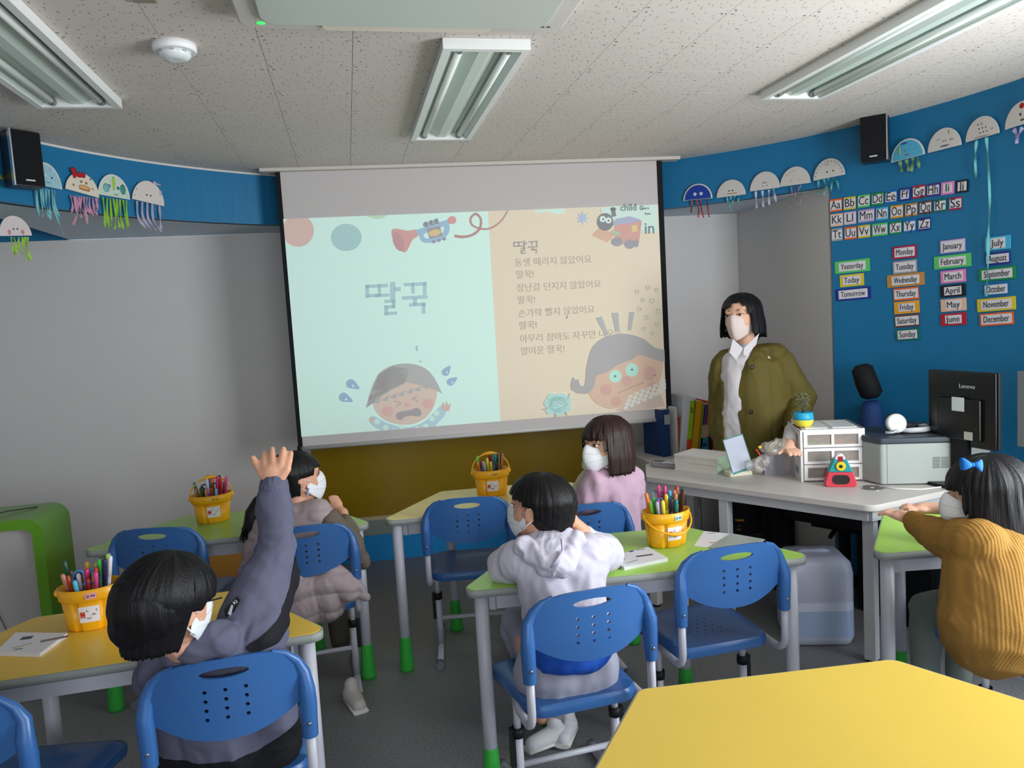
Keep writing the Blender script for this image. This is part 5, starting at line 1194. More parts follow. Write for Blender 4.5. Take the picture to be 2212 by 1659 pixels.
# tilted panel on a stand
t = thing('tablet_stand', 'pale blue rectangular panel leaning on a cream stand on the desk', 'mirror', PZ(1597, 1026, DZ))
q4 = [PD(1582.7, 1025, 3.58), PD(1627.5, 1009, 3.56), PD(1604, 937, 3.66), PD(1560.5, 950.6, 3.68)]
loc = t.location; q4 = [q - loc for q in q4]; nn = (q4[1]-q4[0]).cross(q4[3]-q4[0]).normalized()
cen = sum(q4, Vector()) / 4
obj('frame', MB().loft([q4, [q + nn*-.008 for q in q4]] , smooth=False), mat('5fa09a', .4), t)
nf = nn if (nn.dot(Vector((0, -1, 0))) > 0) else -nn
obj('panel', MB().loft([[cen + (q-cen)*.93 + nf*.0012 for q in q4], [cen + (q-cen)*.93 + nf*.003 for q in q4]], smooth=False), mat('cdd3e4', .15, spec=.7), t)
obj('stand_base', MB().prism(rrect(-.065, -.03, .06, .045, .012), 0, .022), mat('d9d6bf', .4), t, bevel=.004)
obj('stand_arm', MB().tube([(0, .02, .02), cen + Vector((0, .03, 0))], .008, 8), mat('d9d6bf', .4), t)
# clear bins with pens, bags
frost = mat('c9c8d0', .35, spec=.5, alpha=.28, name='frosted_plastic')
bc_ = PZ(1652, 1028, DZ)
t = thing('pen_box', 'frosted clear plastic box of pens left of the drawer unit', 'pen holder', bc_, R_(-24))
obj('shell', MB().box(0, 0, 0, .19, .003, .125).box(0, .12, 0, .19, .123, .125).box(0, .003, 0, .003, .12, .125).box(.187, .003, 0, .19, .12, .125).box(.003, .003, 0, .187, .12, .003), frost, t)
obj('divider', MB().box(.094, .003, .003, .096, .12, .12), frost, t); MBx = t.matrix_basis.copy()
pcs = [('3a3a7a', 'dark blue'), ('c23a3a', 'red'), ('e4e4e8', 'white'), ('2a2c34', 'black'), ('7a4a8a', 'purple'), ('8a8f98', 'grey'), ('c85a78', 'pink'), ('d8c040', 'yellow'), ('3f6aa8', 'mid blue'), ('b05a3a', 'rust'), ('a8c4c0', 'pale teal'), ('5c3a3a', 'maroon')]
random.seed(21)
def pen(label, base, d, L_, c, cc, group, r=.0045, cap=.35):
    t = thing('felt_pen', label, 'pen', base, 0, group); d = Vector(d).normalized(); t.rotation_euler = d.to_track_quat('Z', 'Y').to_euler()
    obj('barrel', MB().lathe([(r*.8, 0), (r, .004), (r, L_*(1-cap))], 8), mat(c, .35, spec=.5), t)
    obj('cap', MB().lathe([(r*1.15, L_*(1-cap)), (r*1.15, L_-.006), (r*.7, L_)], 8), mat(cc, .35, spec=.5), t); return t
for i, (c, nm) in enumerate(pcs):
    b = MBx @ Vector((.012 + .015*i, .03 + .05*(i % 3)*.8, .005)); pen(nm + ' marker standing in the frosted pen box', b, (random.uniform(-.12, .12), random.uniform(-.1, .1), 1), random.uniform(.11, .15), c, c, 'markers in the frosted pen box', .0065)
def bag(label, px, py, d, sc_, seed, c='a9a294'):
    o = blob('plastic_bag', [('c', PD(px-14, py+6, d), PD(px+16, py-4, d), .022*sc_, .024*sc_), ('c', PD(px, py+12, d), PD(px+10, py+8, d+.02), .020*sc_, .018*sc_)], .0045, mat(c, .2, spec=.6, alpha=.45, name='clear_bag'), None, 1, .014, 22, seed); tag(o, label, 'bag'); return o
bag('crumpled clear plastic bag on top of the pen box, against the olive jacket', 1668, 962, 3.55, 1.0, 3); bag('small clear bag of craft bits between the pale panel and the pen box', 1634, 1000, 3.56, .95, 7, 'b9b4ac')
t = thing('craft_bag_toy', 'yellow topped trinket in the small clear bag beside the pale panel', 'trinket', PD(1641, 966, 3.50)); obj('top', MB().ball((0, 0, 0), (.009, .007, .007)), mat('d8b820', .4), t); obj('bead', MB().ball((-.004, -.005, -.016), (.006, .005, .006)), mat('15181f', .3), t)
pen('small red crayon sticking out beside the clear bag', PD(1643, 985, 3.50), (-.6, .0, .9), .04, 'c23024', 'c23024', 'loose crayons', .004)

# office chair and things under the desk
t = thing('office_chair', 'black office chair with headrest and blue back behind the desk', 'chair', (2.40, 3.42, 0), R_(-150))
bk = mat('0f1014', .75, .3, 200, name='black_mesh')
obj('seat', MB().prism(rrect(-.24, -.24, .24, .24, .08), .44, .51), bk, t, bevel=.025, seg=3)
t2_ = t.matrix_basis.inverted()
hr_ = [PD(1861, 795, 3.78), PD(1868, 822, 3.77), PD(1884, 856, 3.76)]
obj('headrest', MB().tube([t2_ @ p for p in (PD(1860, 788, 4.02), PD(1862, 796, 4.02), PD(1872, 825, 4.01), PD(1883, 852, 4.0), PD(1885, 860, 4.0))], [.03, .054, .058, .056, .03], 14), bk, t)
obj('backrest', MB().tube([t2_ @ p for p in (PD(1880, 866, 4.06), PD(1882, 880, 4.06), PD(1884, 930, 4.04), PD(1884, 1000, 4.02), PD(1880, 1040, 4.0))], [.035, .05, .06, .07, .07], 16), mat('25427a', .7, .3, 200), t)
obj('gas_lift', MB().tube([(0, 0, .08), (0, 0, .44)], .028, 12), bk, t); obj('mechanism', MB().box(-.08, -.14, .38, .08, .14, .44).tube([(.06, 0, .41), (.26, .05, .40)], .012, 8).tube([(-.06, 0, .41), (-.26, .05, .40)], .012, 8), bk, t, bevel=.01)
for k in range(5):
    a = 2*PI*k/5; l = obj('base_arm', MB().tube([(0, 0, .10), (math.cos(a)*.16, math.sin(a)*.16, .10), (math.cos(a)*.30, math.sin(a)*.30, .075)], [.028, .024, .018], 8), bk, t)
    obj('castor', MB().tube([(math.cos(a)*.30 - .02, math.sin(a)*.30, .028), (math.cos(a)*.30 + .02, math.sin(a)*.30, .028)], .028, 12), bk, l)
t = thing('dustpan', 'dark red dustpan with a black handle under the desk', 'dustpan', PZ(1562, 1168, .0)); obj('pan', MB().loft([[(-.13, -.02, 0), (.13, -.02, 0), (.13, .08, 0), (-.13, .08, 0)], [(-.12, 0, .14), (.12, 0, .14), (.12, .07, .14), (-.12, .07, .14)], [(-.07, .02, .20), (.07, .02, .20), (.07, .06, .20), (-.07, .06, .20)]], smooth=False), mat('5c1c22', .5), t, bevel=.012)
obj('handle', MB().tube([(0, .04, .19), (-.05, .05, .28), (-.09, .06, .36)], .009, 8), BLKP, t)
t = thing('yellow_tub', 'small ribbed yellow tub under the desk beside the black trousers', 'tub', (2.02, 3.80, .27)); t.location = PD(1600, 1146, 4.15); zb = t.location.z; zt = PD(1600, 1115, 4.15).z - zb
bx = thing('storage_box', 'dark storage box on the floor under the desk, below the yellow tub', 'box', (t.location.x, t.location.y, 0)); obj('box_body', MB().box(-.09, -.07, 0, .09, .07, zb - .012), mat('18181c', .7), bx, bevel=.004); obj('lid', MB().box(-.095, -.075, zb - .012, .095, .075, zb), mat('202026', .6), bx, bevel=.003)
obj('tub', MB().lathe([(.045, 0)] + [(.05 + .002*(k % 2), .01 + k*.01) for k in range(max(2, int(zt*100) - 1))] + [(.054, zt)], 20), mat('a87a18', .5), t); obj('rim', MB().lathe([(.054, zt-.012), (.057, zt-.008), (.057, zt), (.05, zt)], 20), mat('b88818', .5), t)
t = thing('computer_tower', 'black computer tower on the floor under the desk at the right', 'computer', (2.52, 3.12, 0), R_(15)); obj('case', MB().box(-.10, -.20, .01, .10, .20, .40), mat('0b0b0e', .5), t, bevel=.006); obj('front_panel', MB().box(-.095, -.208, .02, .095, -.20, .39), mat('15161a', .3), t)
for sx in (-1, 1): obj('foot', MB().box(sx*.08-.01, -.18, 0, sx*.08+.01, .18, .012), BLKP, t)
# water container
c1 = PZ(1712, 1400, 0); c2 = PZ(1858, 1398, 0); cw = (c2-c1).length
t = thing('water_container', 'translucent white plastic water container on the floor under the desk', 'container', c1.lerp(c2, .5) + Vector((.03, .13, 0)), math.atan2(c2.y-c1.y, c2.x-c1.x))
tr_ = mat('c2c8dc', .3, .05, 60, .5, name='milky_plastic')
X = cw/2
def rr_ring(k, z): return [Vector((x, y, z)) for x, y in rrect(-X*k, -.13*k, X*k, .13*k, .045*k, 6)]
obj('shell', MB().loft([rr_ring(.80, 0), rr_ring(.93, .008), rr_ring(1, .04), rr_ring(1, .20), rr_ring(.985, .205), rr_ring(1, .21), rr_ring(1, .33), rr_ring(.94, .375), rr_ring(.80, .395), rr_ring(.55, .40)]), tr_, t)
obj('water', MB().loft([rr_ring(1.002, .042), rr_ring(1.002, .165)], caps=False), mat('a3b4d4', .3, spec=.5), t)
obj('carry_handle', MB().tube([(-.07, 0, .392), (-.05, 0, .402), (.05, 0, .402), (.07, 0, .392)], .012, 10), tr_, t)
# green rounded cube shelf
GX = -1.40
t = thing('green_storage_cube', 'glossy green rounded cube unit with a white side panel at the left wall', 'cabinet', (GX, 3.74, 0))
gz = .78; g1 = mat('5f9a1e', .28, spec=.5, var=.03)
fo = rrect(-.75, 0, 0, gz, .075, 8); fi = rrect(-.75+.045, .045, -.045, gz-.045, .04, 8)
mb = MB(); n = len(fo); Mx2 = rot_m('X', 90)
ro = [[Vector((x, y, z)) for x, z in fo] for y in (0, .34)]; ri = [[Vector((x, y, z)) for x, z in fi] for y in (0, .34)]
mb.loft(ro, caps=False); mb.loft([ri[1], ri[0]], caps=False)
for R0, R1 in ((ri[0], ro[0]), (ro[1], ri[1])): mb.loft([R0, R1], caps=False, smooth=False)
obj('shell', mb, g1, t); obj('side_panel', MB().box(-.70, .03, .045, -.045, .05, gz-.045), mat('b5b0ae', .6), t)
obj('cord', MB().tube([(-.30, -.004, .50), (-.22, -.01, .40), (-.16, -.01, .2), (-.14, -.01, .01)], .003, 6), mat('5c6470', .5), t)
tag(obj('black_wire', MB().tube([(GX-.10, 3.98, gz+.003), (GX-.20, 3.90, gz+.012), (GX-.32, 3.80, gz+.003)], .0025, 6), mat('22282c', .5)), 'short black wire lying on top of the green cube unit', 'wire')
t = thing('dark_bag', 'dark bag slumped on the floor between the green cube and the green table', 'bag', (-1.22, 3.92, 0)); obj('sack', blob('sack_form', [('c', (-.02, 0, .12), (.03, .0, .28), .12, .10)], .012, mat('14151a', .8), None, 3, .012, 9).data and MB().ball((0, 0, .005), (.02, .02, .005)), mat('14151a', .8), t)
for o_ in [o for o in bpy.data.objects if o.name.startswith('sack_form')]: o_.name = 'bag_body'; o_.parent = t

# ---------------------------------------------------------------- yellow buckets with pens
BK = mat('f0ac10', .35, .03, 100, .5, name='bucket_yellow')
BA, BB, BHt = .090, .068, .128
def bring(k, z, lob):
    out = []
    for j in range(96):
        a = 2*PI*j/96; g = 1
        if lob:
            for ga in (R_(62), R_(118), R_(242), R_(298), 0, PI):
                dd = abs((a - ga + PI) % (2*PI) - PI); g -= lob * math.exp(-(dd/.085)**2)
        out.append(Vector((BA*k*g*math.cos(a), BB*k*g*math.sin(a), z)))
    return out
def bucket(label, x, y, yaw, handle_up, tagc, pens, seed, sciss=None):
    t = thing('art_bucket', label, 'bucket', (x, y, TT), R_(yaw), 'yellow art buckets')
    obj('body', MB().loft([bring(.74, 0, .16), bring(.80, .006, .17), bring(.90, BHt-.036, .13)]), BK, t)
    obj('rim', MB().loft([bring(.93, BHt-.036, 0), bring(.97, BHt-.034, 0), bring(1, BHt, 0), bring(.965, BHt+.001, 0), bring(.90, BHt-.028, 0)]), BK, t)
    if handle_up: path = [Vector((BA*1.02*math.cos(a), 0, BHt-.012 + .088*math.sin(a))) for a in [PI*k/14 for k in range(15)]]; wdt = [.003]*5 + [.004, .0075, .009, .0075, .004] + [.003]*5
    else: path = [Vector((BA*1.04*math.cos(a), (1 if 'left' in label else -1)*(BB+.010)*math.sin(a), BHt-.012 - .060*math.sin(a))) for a in [PI*k/14 for k in range(15)]]; wdt = [.003]*5 + [.004, .0065, .0075, .0065, .004] + [.003]*5
    obj('handle', MB().tube(path, wdt, 8), BK, t)
    for e in (-1, 1): obj('handle_boss', MB().ball((e*BA*1.0, 0, BHt-.014), (.008, .011, .011), 10, 6), BK, t)
    lb = MB()
    def onb(u, z, o_=.0012):                         # a point on the front lobe
        a = -PI/2 + u; k = .80 + .10*(z/BHt); return Vector(((BA*k+o_)*math.cos(a), (BB*k+o_)*math.sin(a), z))
    def stick(name, u0, u1, z0, z1, m_, par, o_=.0012, rim=False):
        mb = MB(); N_ = 6
        def f(u, z): 
            if rim: a = -PI/2 + u; return Vector(((BA+o_)*math.cos(a), (BB+o_)*math.sin(a), z))
            return onb(u, z, o_)
        rows = [[f(u0 + (u1-u0)*i/N_, z) for i in range(N_+1)] for z in (z0, z1)]
        mb.loft(rows, caps=False, closed=False); return obj(name, mb, m_, par)
    pl = stick('paper_label', -.36, .36, .030, .078, mat('e4e0e2', .7), t, .002)
    rdm = mat('c8342a', .7)
    for u0, u1, z0, z1 in ((-.31, -.27, .044, .062), (-.27, -.24, .050, .064), (-.24, -.21, .044, .058), (-.21, -.18, .050, .064), (-.18, -.14, .044, .062)): stick('red_mark', u0, u1, z0, z1, rdm, pl, .0028)
    random.seed(seed)
    for k in range(11):
        u0 = -.08 + .04*(k % 9); z0 = .040 + .011*(k // 4); stick('print_stroke', u0, u0 + random.uniform(.015, .03), z0, z0 + random.uniform(.002, .007), mat('55565c', .7), pl, .0028)
    nt_ = stick('name_tag', -.05, .28, BHt-.026, BHt-.009, mat(tagc, .7), t, .0015, True); stick('print_stroke', 0, .06, BHt-.021, BHt-.014, mat('6a6a72', .7), nt_, .0024, True); stick('print_stroke', .11, .23, BHt-.019, BHt-.015, mat('4a4a52', .7), nt_, .0024, True)
    M = t.matrix_basis.copy(); n_ = len(pens)
    for i, (nm, c, cc) in enumerate(pens):
        a = 2*PI*i/n_*1.0 + .2; rr = .60 if i % 3 else .35
        top = Vector((BA*rr*1.05*math.cos(a), BB*rr*math.sin(a), BHt)); base = Vector((BA*rr*.7*math.cos(a), BB*rr*.62*math.sin(a), .006))
        top.x += random.uniform(-.006, .006); d = (top-base).normalized()
        long_ = math.cos(a) > .35 or (i % 5 == 0); L_ = random.uniform(.150, .172) if not long_ else random.uniform(.175, .205)
        p = pen(nm + ' in the yellow bucket ' + label.split('bucket ')[1].split(',')[0], M @ base, M.to_3x3() @ d, L_, c, cc, 'pens in the yellow bucket ' + label.split('bucket ')[1].split(',')[0], .0060, random.uniform(.25, .4))
    if sciss:
        for e in (-1, 1):
            if not e: continue
        s_ = thing('scissors', sciss[1], 'scissors', M @ Vector((-.005, -.004, BHt-.04)), R_(yaw))
        for e in (-1, 1):
            ringp = [Vector((e*.021 + .017*math.cos(q), 0, .062 + .024*math.sin(q))) for q in [2*PI*j/16 for j in range(17)]]
            obj('finger_loop', MB().tube(ringp, .0036, 8, caps=False), mat(sciss[0], .35, spec=.5), s_)
            obj('blade', MB().box(e*.006-.004, -.001, -.07, e*.006+.004, .001, .045), mat('a8adb2', .25, metal=.9), s_)
P_ALL = [('orange felt pen', 'e8702a', 'ea7a34'), ('brown crayon', '6a3c2c', '5a3024'), ('red felt pen', 'c22a2a', 'd03030'), ('yellow felt pen', 'e8c83a', 'e4b830'), ('sky blue felt pen', '48b0d8', '58bce0'), ('lime felt pen', '7cc83a', '84d040'),
  ('dark green marker', '1c5a3a', '1a4a34'), ('navy marker', '24285c', '20244c'), ('black marker', '1c1c20', '26262a'), ('pink felt pen', 'd8387a', 'd03070'), ('purple felt pen', '6c4a9a', '7a58a8'), ('peach pencil', 'd89a78', 'c88868'),
  ('white-capped pen', 'b8b8c4', 'e4e4ea'), ('teal felt pen', '1f8f92', '1a8488'), ('maroon marker', '7a1c2c', '8a2030'), ('grey clear pen', '8a9098', 'a8aeb4'), ('violet gel pen', '8c6cb8', 'd8d4e4'), ('bright green pen', '34b84a', '3cc84e'), ('wooden pencil', 'b88a62', 'a87850'), ('magenta pen', 'b8286a', 'e0509a'), ('lemon pen', 'dcd83a', 'e4e048'), ('rust pen', 'b84a2a', 'a84020')]
def pick(o_): return [P_ALL[(k*5 + o_) % len(P_ALL)] for k in range(22)]
bucket('yellow art bucket on the left front table, by the boy raising his hand', -.815, 2.475, 8, False, 'e49aa8', pick(0), 3, ('3a8ed0', 'blue-handled scissors in the bucket beside the raised-hand boy'))
bucket('yellow art bucket on the left green table, with its handle raised', -.665, 3.665, 14, True, 'e8b020', pick(7), 4, ('14484a', 'dark green scissors in the bucket on the left green table'))
bucket('yellow art bucket on the pale yellow table, with its handle raised', .620, 3.60, -4, True, 'e8b020', pick(11), 5)
bucket('yellow art bucket on the middle green table, with its handle down', 1.070, 2.555, 8, False, 'a8ccc4', pick(16), 6, ('1c7088', 'teal-handled scissors in the bucket on the middle green table'))

# ---------------------------------------------------------------- booklets and sheets on the tables
def sheet(name, label, cat_, pts, z0, z1, c, group=None, inset=None):
    P = [PZ(x, y, z1) for x, y in pts]; c0 = sum(P, Vector())/len(P); c0.z = z0
    t = thing(name, label, cat_, c0, 0, group); L = [(p.x-c0.x, p.y-c0.y) for p in P]
    if sum(L[i-1][0]*L[i][1]-L[i][0]*L[i-1][1] for i in range(len(L))) < 0: L = L[::-1]
    return t, L
def printmark(t, px, py, z, w_, h_, c, name='print_mark', rot=0):
    p = PZ(px, py, z) - t.location; o = obj(name, MB().box(-w_/2, -h_/2, 0, w_/2, h_/2, .0004), mat(c, .7), t, p, (0, 0, R_(rot))); return o
for lab, pts, marks in (('white picture booklet on the middle green table, beside the boy in white', [(1312, 1203), (1400, 1181), (1443, 1205), (1348, 1225)], [(1392, 1200, .06, .012, '4a4a52'), (1340, 1196, .03, .008, '7a5a8a'), (1364, 1191, .018, .012, '5a4a9a'), (1384, 1187, .03, .006, '6a7a6a'), (1348, 1207, .006, .006, '44505a'), (1366, 1213, .05, .008, '9ab0a4')]),
    ('white picture booklet at the left end of the yellow front table', [(34, 1366), (146, 1367), (86, 1411), (-10, 1408)], [(58, 1378, .03, .022, '55565c'), (118, 1380, .07, .018, '8a8078'), (48, 1395, .05, .008, 'b8b08a'), (40, 1402, .02, .01, '7a9a8a')])):
    t, L = sheet('picture_booklet', lab, 'booklet', pts, TT, TT+.011, 'e0dfe4')
    obj('pages', MB().prism([(x*.985, y*.985) for x, y in L], .001, .0098), mat('dedce0', .8, .2, 500), t); obj('cover', MB().prism(L, .0098, .011), mat('dfdee3', .45), t); obj('back_cover', MB().prism(L, 0, .001), mat('dfdee3', .45), t)
    for i, (x, y, w_, h_, c) in enumerate(marks): printmark(t, x, y, TT+.0111, w_, h_, c, rot=12*(i % 3))
t, L = sheet('worksheet', 'white worksheet with a brown drawing on the middle green table', 'paper', [(1521, 1147), (1580, 1153), (1530, 1183), (1499, 1179)], TT, TT+.0008, 'dddce0'); obj('sheet', MB().prism(L, 0, .0008), mat('dddce0', .6), t); printmark(t, 1541, 1172, TT+.0009, .03, .008, 'a07a5c', rot=-20); printmark(t, 1537, 1152, TT+.0009, .03, .004, '6c6c72')
t, L = sheet('plastic_sleeve', 'clear plastic sleeve overlapping the worksheet on the middle green table', 'sleeve', [(1578, 1152), (1653, 1165), (1632, 1184), (1556, 1188), (1529, 1182)], TT+.0012, TT+.002, 'c9d4c8'); obj('sleeve', MB().prism(L, 0, .001), mat('c4cdc4', .15, .3, 40, .7, alpha=.8), t); obj('seam', MB().prism([(x*.97, y*.97) for x, y in L], .001, .0013), mat('ccd6cc', .2, .3, 60, .7, alpha=.5), t)
t, L = sheet('small_card', 'small white card standing by the hand of the girl in the vest', 'card', [(736, 1110), (748, 1104), (750, 1118), (742, 1126)], TT, TT+.001, 'dddce0'); obj('sheet', MB().prism(L, 0, .001), mat('dcdfe0', .6), t)

# ---------------------------------------------------------------- cards on the blue wall
def wall_quad(cx_, cy_, hw, hh, k=3.857, ox=1750, oy=350):
    L_ = wall_point(ox + (cx_-hw)/k, oy + (cy_+hw*.12)/k, .004); Rr = wall_point(ox + (cx_+hw)/k, oy + (cy_-hw*.12)/k, .004)
    U = wall_point(ox + (cx_-hh*.04)/k, oy + (cy_-hh)/k, .004); D_ = wall_point(ox + (cx_+hh*.04)/k, oy + (cy_+hh)/k, .004)
    c = wall_point(ox + cx_/k, oy + cy_/k, .004); F = wall_frame(c); d = F.transposed() @ (Rr - L_); 
    return c, F, math.atan2(d.y, d.x)*.6, (Rr-L_).length, (U-D_).length
INK = mat('2f3238', .7)
def card(label, txt, cx_, cy_, hw, hh, c, fw, fh, tsize, grp, mb_=.0):
    p, F, rl, w_, h_ = wall_quad(cx_, cy_, hw, hh)
    t = thing('word_card' if len(txt) > 2 else 'letter_card', label, 'card', p, 0, grp); t.rotation_euler = (F @ Matrix.Rotation(rl, 3, 'Z')).to_euler()
    obj('frame', MB().box(-w_/2, -h_/2, 0, w_/2, h_/2, .0018), mat(c, .6), t)
    obj('paper', MB().box(-w_/2*fw, -h_/2*fh, .0018, w_/2*fw, h_/2*fh, .0026), mat('dad6dc', .6), t)
    o = text_mesh(txt, tsize, INK, 'lettering', t, (0, 0, .0030)); o.data.update()
    xs = [v.co.x for v in o.data.vertices] or [0, 1]; ws = max(xs)-min(xs); tw = w_*fw*.84
    if ws > tw or len(txt) > 2:
        for v in o.data.vertices: v.co.x *= tw/ws
ORG, YL, GR, DG, BLc, NV, RD, PU, PI_, BK_, PE_, LL, LI, SK, AM, TA, BR, TE, CR_, GY = 'e8672a', 'd8c23a', '5cc36a', '1f8a4a', '1f6fc8', '22308c', 'b82236', '45308c', 'e283c0', '1c2026', 'e0b8a0', 'd8b4cf', 'b49ad0', '4ab0dc', 'e0a030', 'c08848', '6a4038', '1a6a60', 'a82048', '9aa0a4'
for tx, x, y, hw, c, nm in (('Aa', 215, 360, 50, ORG, 'orange'), ('Bb', 330, 343, 50, YL, 'yellow'), ('Cc', 448, 325, 50, GR, 'light green'), ('Dd', 563, 307, 50, DG, 'dark green'), ('Ee', 675, 290, 48, BLc, 'blue'), ('Ff', 790, 270, 50, NV, 'navy'), ('Gg', 908, 247, 52, RD, 'red'), ('Hh', 1027, 232, 52, PU, 'purple'), ('Ii', 1147, 217, 54, PI_, 'pink'), ('Jj', 1268, 202, 52, BK_, 'black'),
    ('Kk', 222, 483, 52, PE_, 'peach'), ('Ll', 333, 467, 50, LL, 'pale pink'), ('Mm', 468, 447, 67, LI, 'lilac'), ('Nn', 600, 430, 50, SK, 'sky blue'), ('Oo', 722, 413, 52, AM, 'amber'), ('Pp', 843, 397, 50, TA, 'tan'), ('Qq', 963, 378, 50, BR, 'brown'), ('Rr', 1083, 362, 50, TE, 'teal'), ('Ss', 1212, 345, 52, CR_, 'crimson'),
    ('Tt', 225, 605, 45, GY, 'grey'), ('Uu', 337, 592, 50, ORG, 'orange'), ('Vv', 450, 578, 50, YL, 'yellow'), ('Ww', 582, 563, 64, GR, 'light green'), ('Xx', 713, 548, 50, DG, 'dark green'), ('Yy', 830, 533, 50, BLc, 'blue'), ('Zz', 953, 517, 50, NV, 'navy')):
    sq = tx in ('Ii', 'Jj', 'Ff'); card('letter card reading %s in %s on the blue wall' % (tx, nm), tx, x, y, hw, 52, c, .70 if sq else .93, .72, .052 if sq else .062, 'alphabet cards on the blue wall')
for tx, x, y, hw, hh, c, nm, fw, fh in (('Yesterday', 350, 868, 146, 52, GR, 'light green', .76, .70), ('Today', 348, 985, 100, 50, YL, 'yellow', .74, .70), ('Tomorrow', 358, 1098, 146, 50, NV, 'navy', .82, .72), ('Monday', 788, 750, 102, 53, CR_, 'crimson', .82, .72), ('Tuesday', 790, 873, 100, 53, GY, 'grey', .88, .76), ('Wednesday', 795, 983, 155, 53, TA, 'tan', .74, .68), ('Thursday', 800, 1098, 105, 51, ORG, 'orange', .93, .74), ('Friday', 805, 1210, 105, 51, AM, 'amber', .64, .64), ('Saturday', 808, 1322, 102, 51, BR, 'brown', .94, .74), ('Sunday', 812, 1437, 100, 48, TE, 'teal', .80, .74),
    ('January', 1188, 700, 105, 54, LI, 'lilac', .92, .84), ('February', 1185, 828, 155, 54, GR, 'light green', .72, .68), ('March', 1192, 953, 105, 52, PI_, 'pink', .78, .74), ('April', 1190, 1072, 105, 50, BK_, 'black', .68, .70), ('May', 1195, 1190, 106, 52, PE_, 'peach', .60, .74), ('June', 1195, 1310, 106, 50, RD, 'red', .64, .70),
    ('July', 1565, 675, 107, 56, SK, 'sky blue', .58, .78), ('August', 1562, 803, 105, 51, NV, 'navy', .90, .70), ('September', 1557, 932, 155, 53, DG, 'dark green', .82, .72), ('October', 1550, 1060, 98, 46, BLc, 'blue', .96, .84), ('November', 1550, 1185, 160, 54, YL, 'yellow', .78, .72), ('December', 1553, 1308, 140, 52, ORG, 'orange', .90, .76)):
    card('word card reading %s in a %s frame on the blue wall' % (tx, nm), tx, x, y, hw, hh, c, fw, fh, .043, 'day and month cards on the blue wall')

# ---------------------------------------------------------------- paper-plate jellyfish
def jelly(label, x0, y0, x1, y1, hr, c, tent, tc_, marks=(), tw=4.5, inner=None):
    """x0,y0 / x1,y1: base line ends; marks in plate units (x -1..1, y 0..1)"""
    a = wall_point(x0, y0, .012); b = wall_point(x1, y1, .012); p = wall_point((x0+x1)/2, (y0+y1)/2, .012); F = wall_frame(p)
    d = F.transposed() @ (b-a); rl = math.atan2(d.y, d.x); r = (b-a).length/2
    t = thing('paper_jellyfish', label, 'decoration', p, 0, 'paper-plate jellyfish on the blue wall'); Mr = F @ Matrix.Rotation(rl, 3, 'Z'); t.rotation_euler = Mr.to_euler()
    pts = [(r*math.cos(PI*k/24), r*hr*math.sin(PI*k/24)) for k in range(25)]
    pl = obj('plate', MB().prism(pts, 0, .004), mat('d9d4cf' if inner or c is None else c, .7, .2, 150), t, bevel=.0015)
    if inner: obj('painted_face', MB().prism([(x*.90, y*.90+.002) for x, y in pts], .004, .0046), mat(inner, .7, var=.2, vscale=30), t)
    for (mx, my, mr_, mry, mc) in marks: obj('drawn_mark', MB().ball((mx*r, my*r*hr, .0046), (mr_*r, mry*r, .0012), 10, 4), mat(mc, .6), t)
    Mi = (Matrix.Translation(p) @ Mr.to_4x4()).inverted()
    for k, path in enumerate(tent):
        P3 = [Mi @ wall_point(x, y, .014 + .004*(k % 2)) for x, y in cat(path, 4, False)]
        w_ = tw * .0022; mb = MB(); rows = []
        for i, q in enumerate(P3):
            dd = P3[min(i+1, len(P3)-1)] - P3[max(i-1, 0)]; s_ = Vector((dd.y, -dd.x, 0)).normalized() if dd.length > 1e-6 else Vector((1, 0, 0)); ww = w_*(.5 + .12*math.sin(i*1.3 + k))
            tz = Vector((0, 0, .003*math.sin(i*.9 + k)))
            rows.append([q - s_*ww - tz, q + s_*ww + tz, q + s_*ww + tz + Vector((0, 0, .0008)), q - s_*ww - tz + Vector((0, 0, .0008))])
        mb.loft(rows, smooth=False); obj('ribbon', mb, mat(tc_, .45, .2, 80), t)
def hang(xs, y0, y1, dx=0, sway=2, sl=0):
    random.seed(int(xs[0])); return [[(x, y0 + (x-xs[0])*sl), (x + dx*.3 + random.uniform(-sway, sway), y0 + (x-xs[0])*sl + (y1-y0)*.5), (x + dx + random.uniform(-sway*2, sway*2), y1 + random.uniform(-8, 6))] for x in xs]
E2 = [(-.12, .34, .05, .05, '22252c'), (.12, .34, .05, .05, '22252c')]
jelly('blue-tinted paper jellyfish with aqua ribbons beside the left speaker', 66, 396, 134, 410, 1.35, None, hang([74, 80, 86, 92, 99, 105, 112, 118], 402, 470, 8, 3, .22) + [[(112, 408), (120, 460), (138, 508)]], '6fb4bc', [(-.05, .45, .07, .07, 'e8e8e8'), (-.05, .45, .03, .03, '202024'), (.35, .40, .06, .06, '2c3c44'), (.1, .18, .18, .02, '3c5a6a'), (.3, .75, .03, .03, 'a84a5a'), (.8, .3, .04, .04, 'd88a6a')], 3.6, '9ec8d4')
jelly('cream paper jellyfish with a red bow and pink ribbons on the left blue band', 141, 408, 214, 428, 1.1, 'ddd3c2', hang([152, 158, 164, 170, 176, 182, 188, 194, 200, 206, 210], 422, 466, 4, 4, .10) + [[(160, 424), (168, 455), (158, 486)], [(180, 426), (186, 458), (188, 484)]], 'c48aa4', [(-.1, .55, .07, .07, '8a6a2a'), (.2, .55, .07, .07, '8a6a2a'), (.1, .2, .35, .04, '9a5a1a'), (.1, .3, .35, .14, 'd8a868'), (-.55, .3, .06, .06, '8a6a2a'), (.6, .35, .06, .06, 'b8983a'), (.45, .8, .05, .05, '3a3a34'), (-.55, 1.0, .17, .17, 'b01820'), (-.25, .85, .22, .14, 'b01820'), (.0, .9, .16, .16, 'b01820'), (-.5, .8, .12, .2, 'b01820')], 3.6)
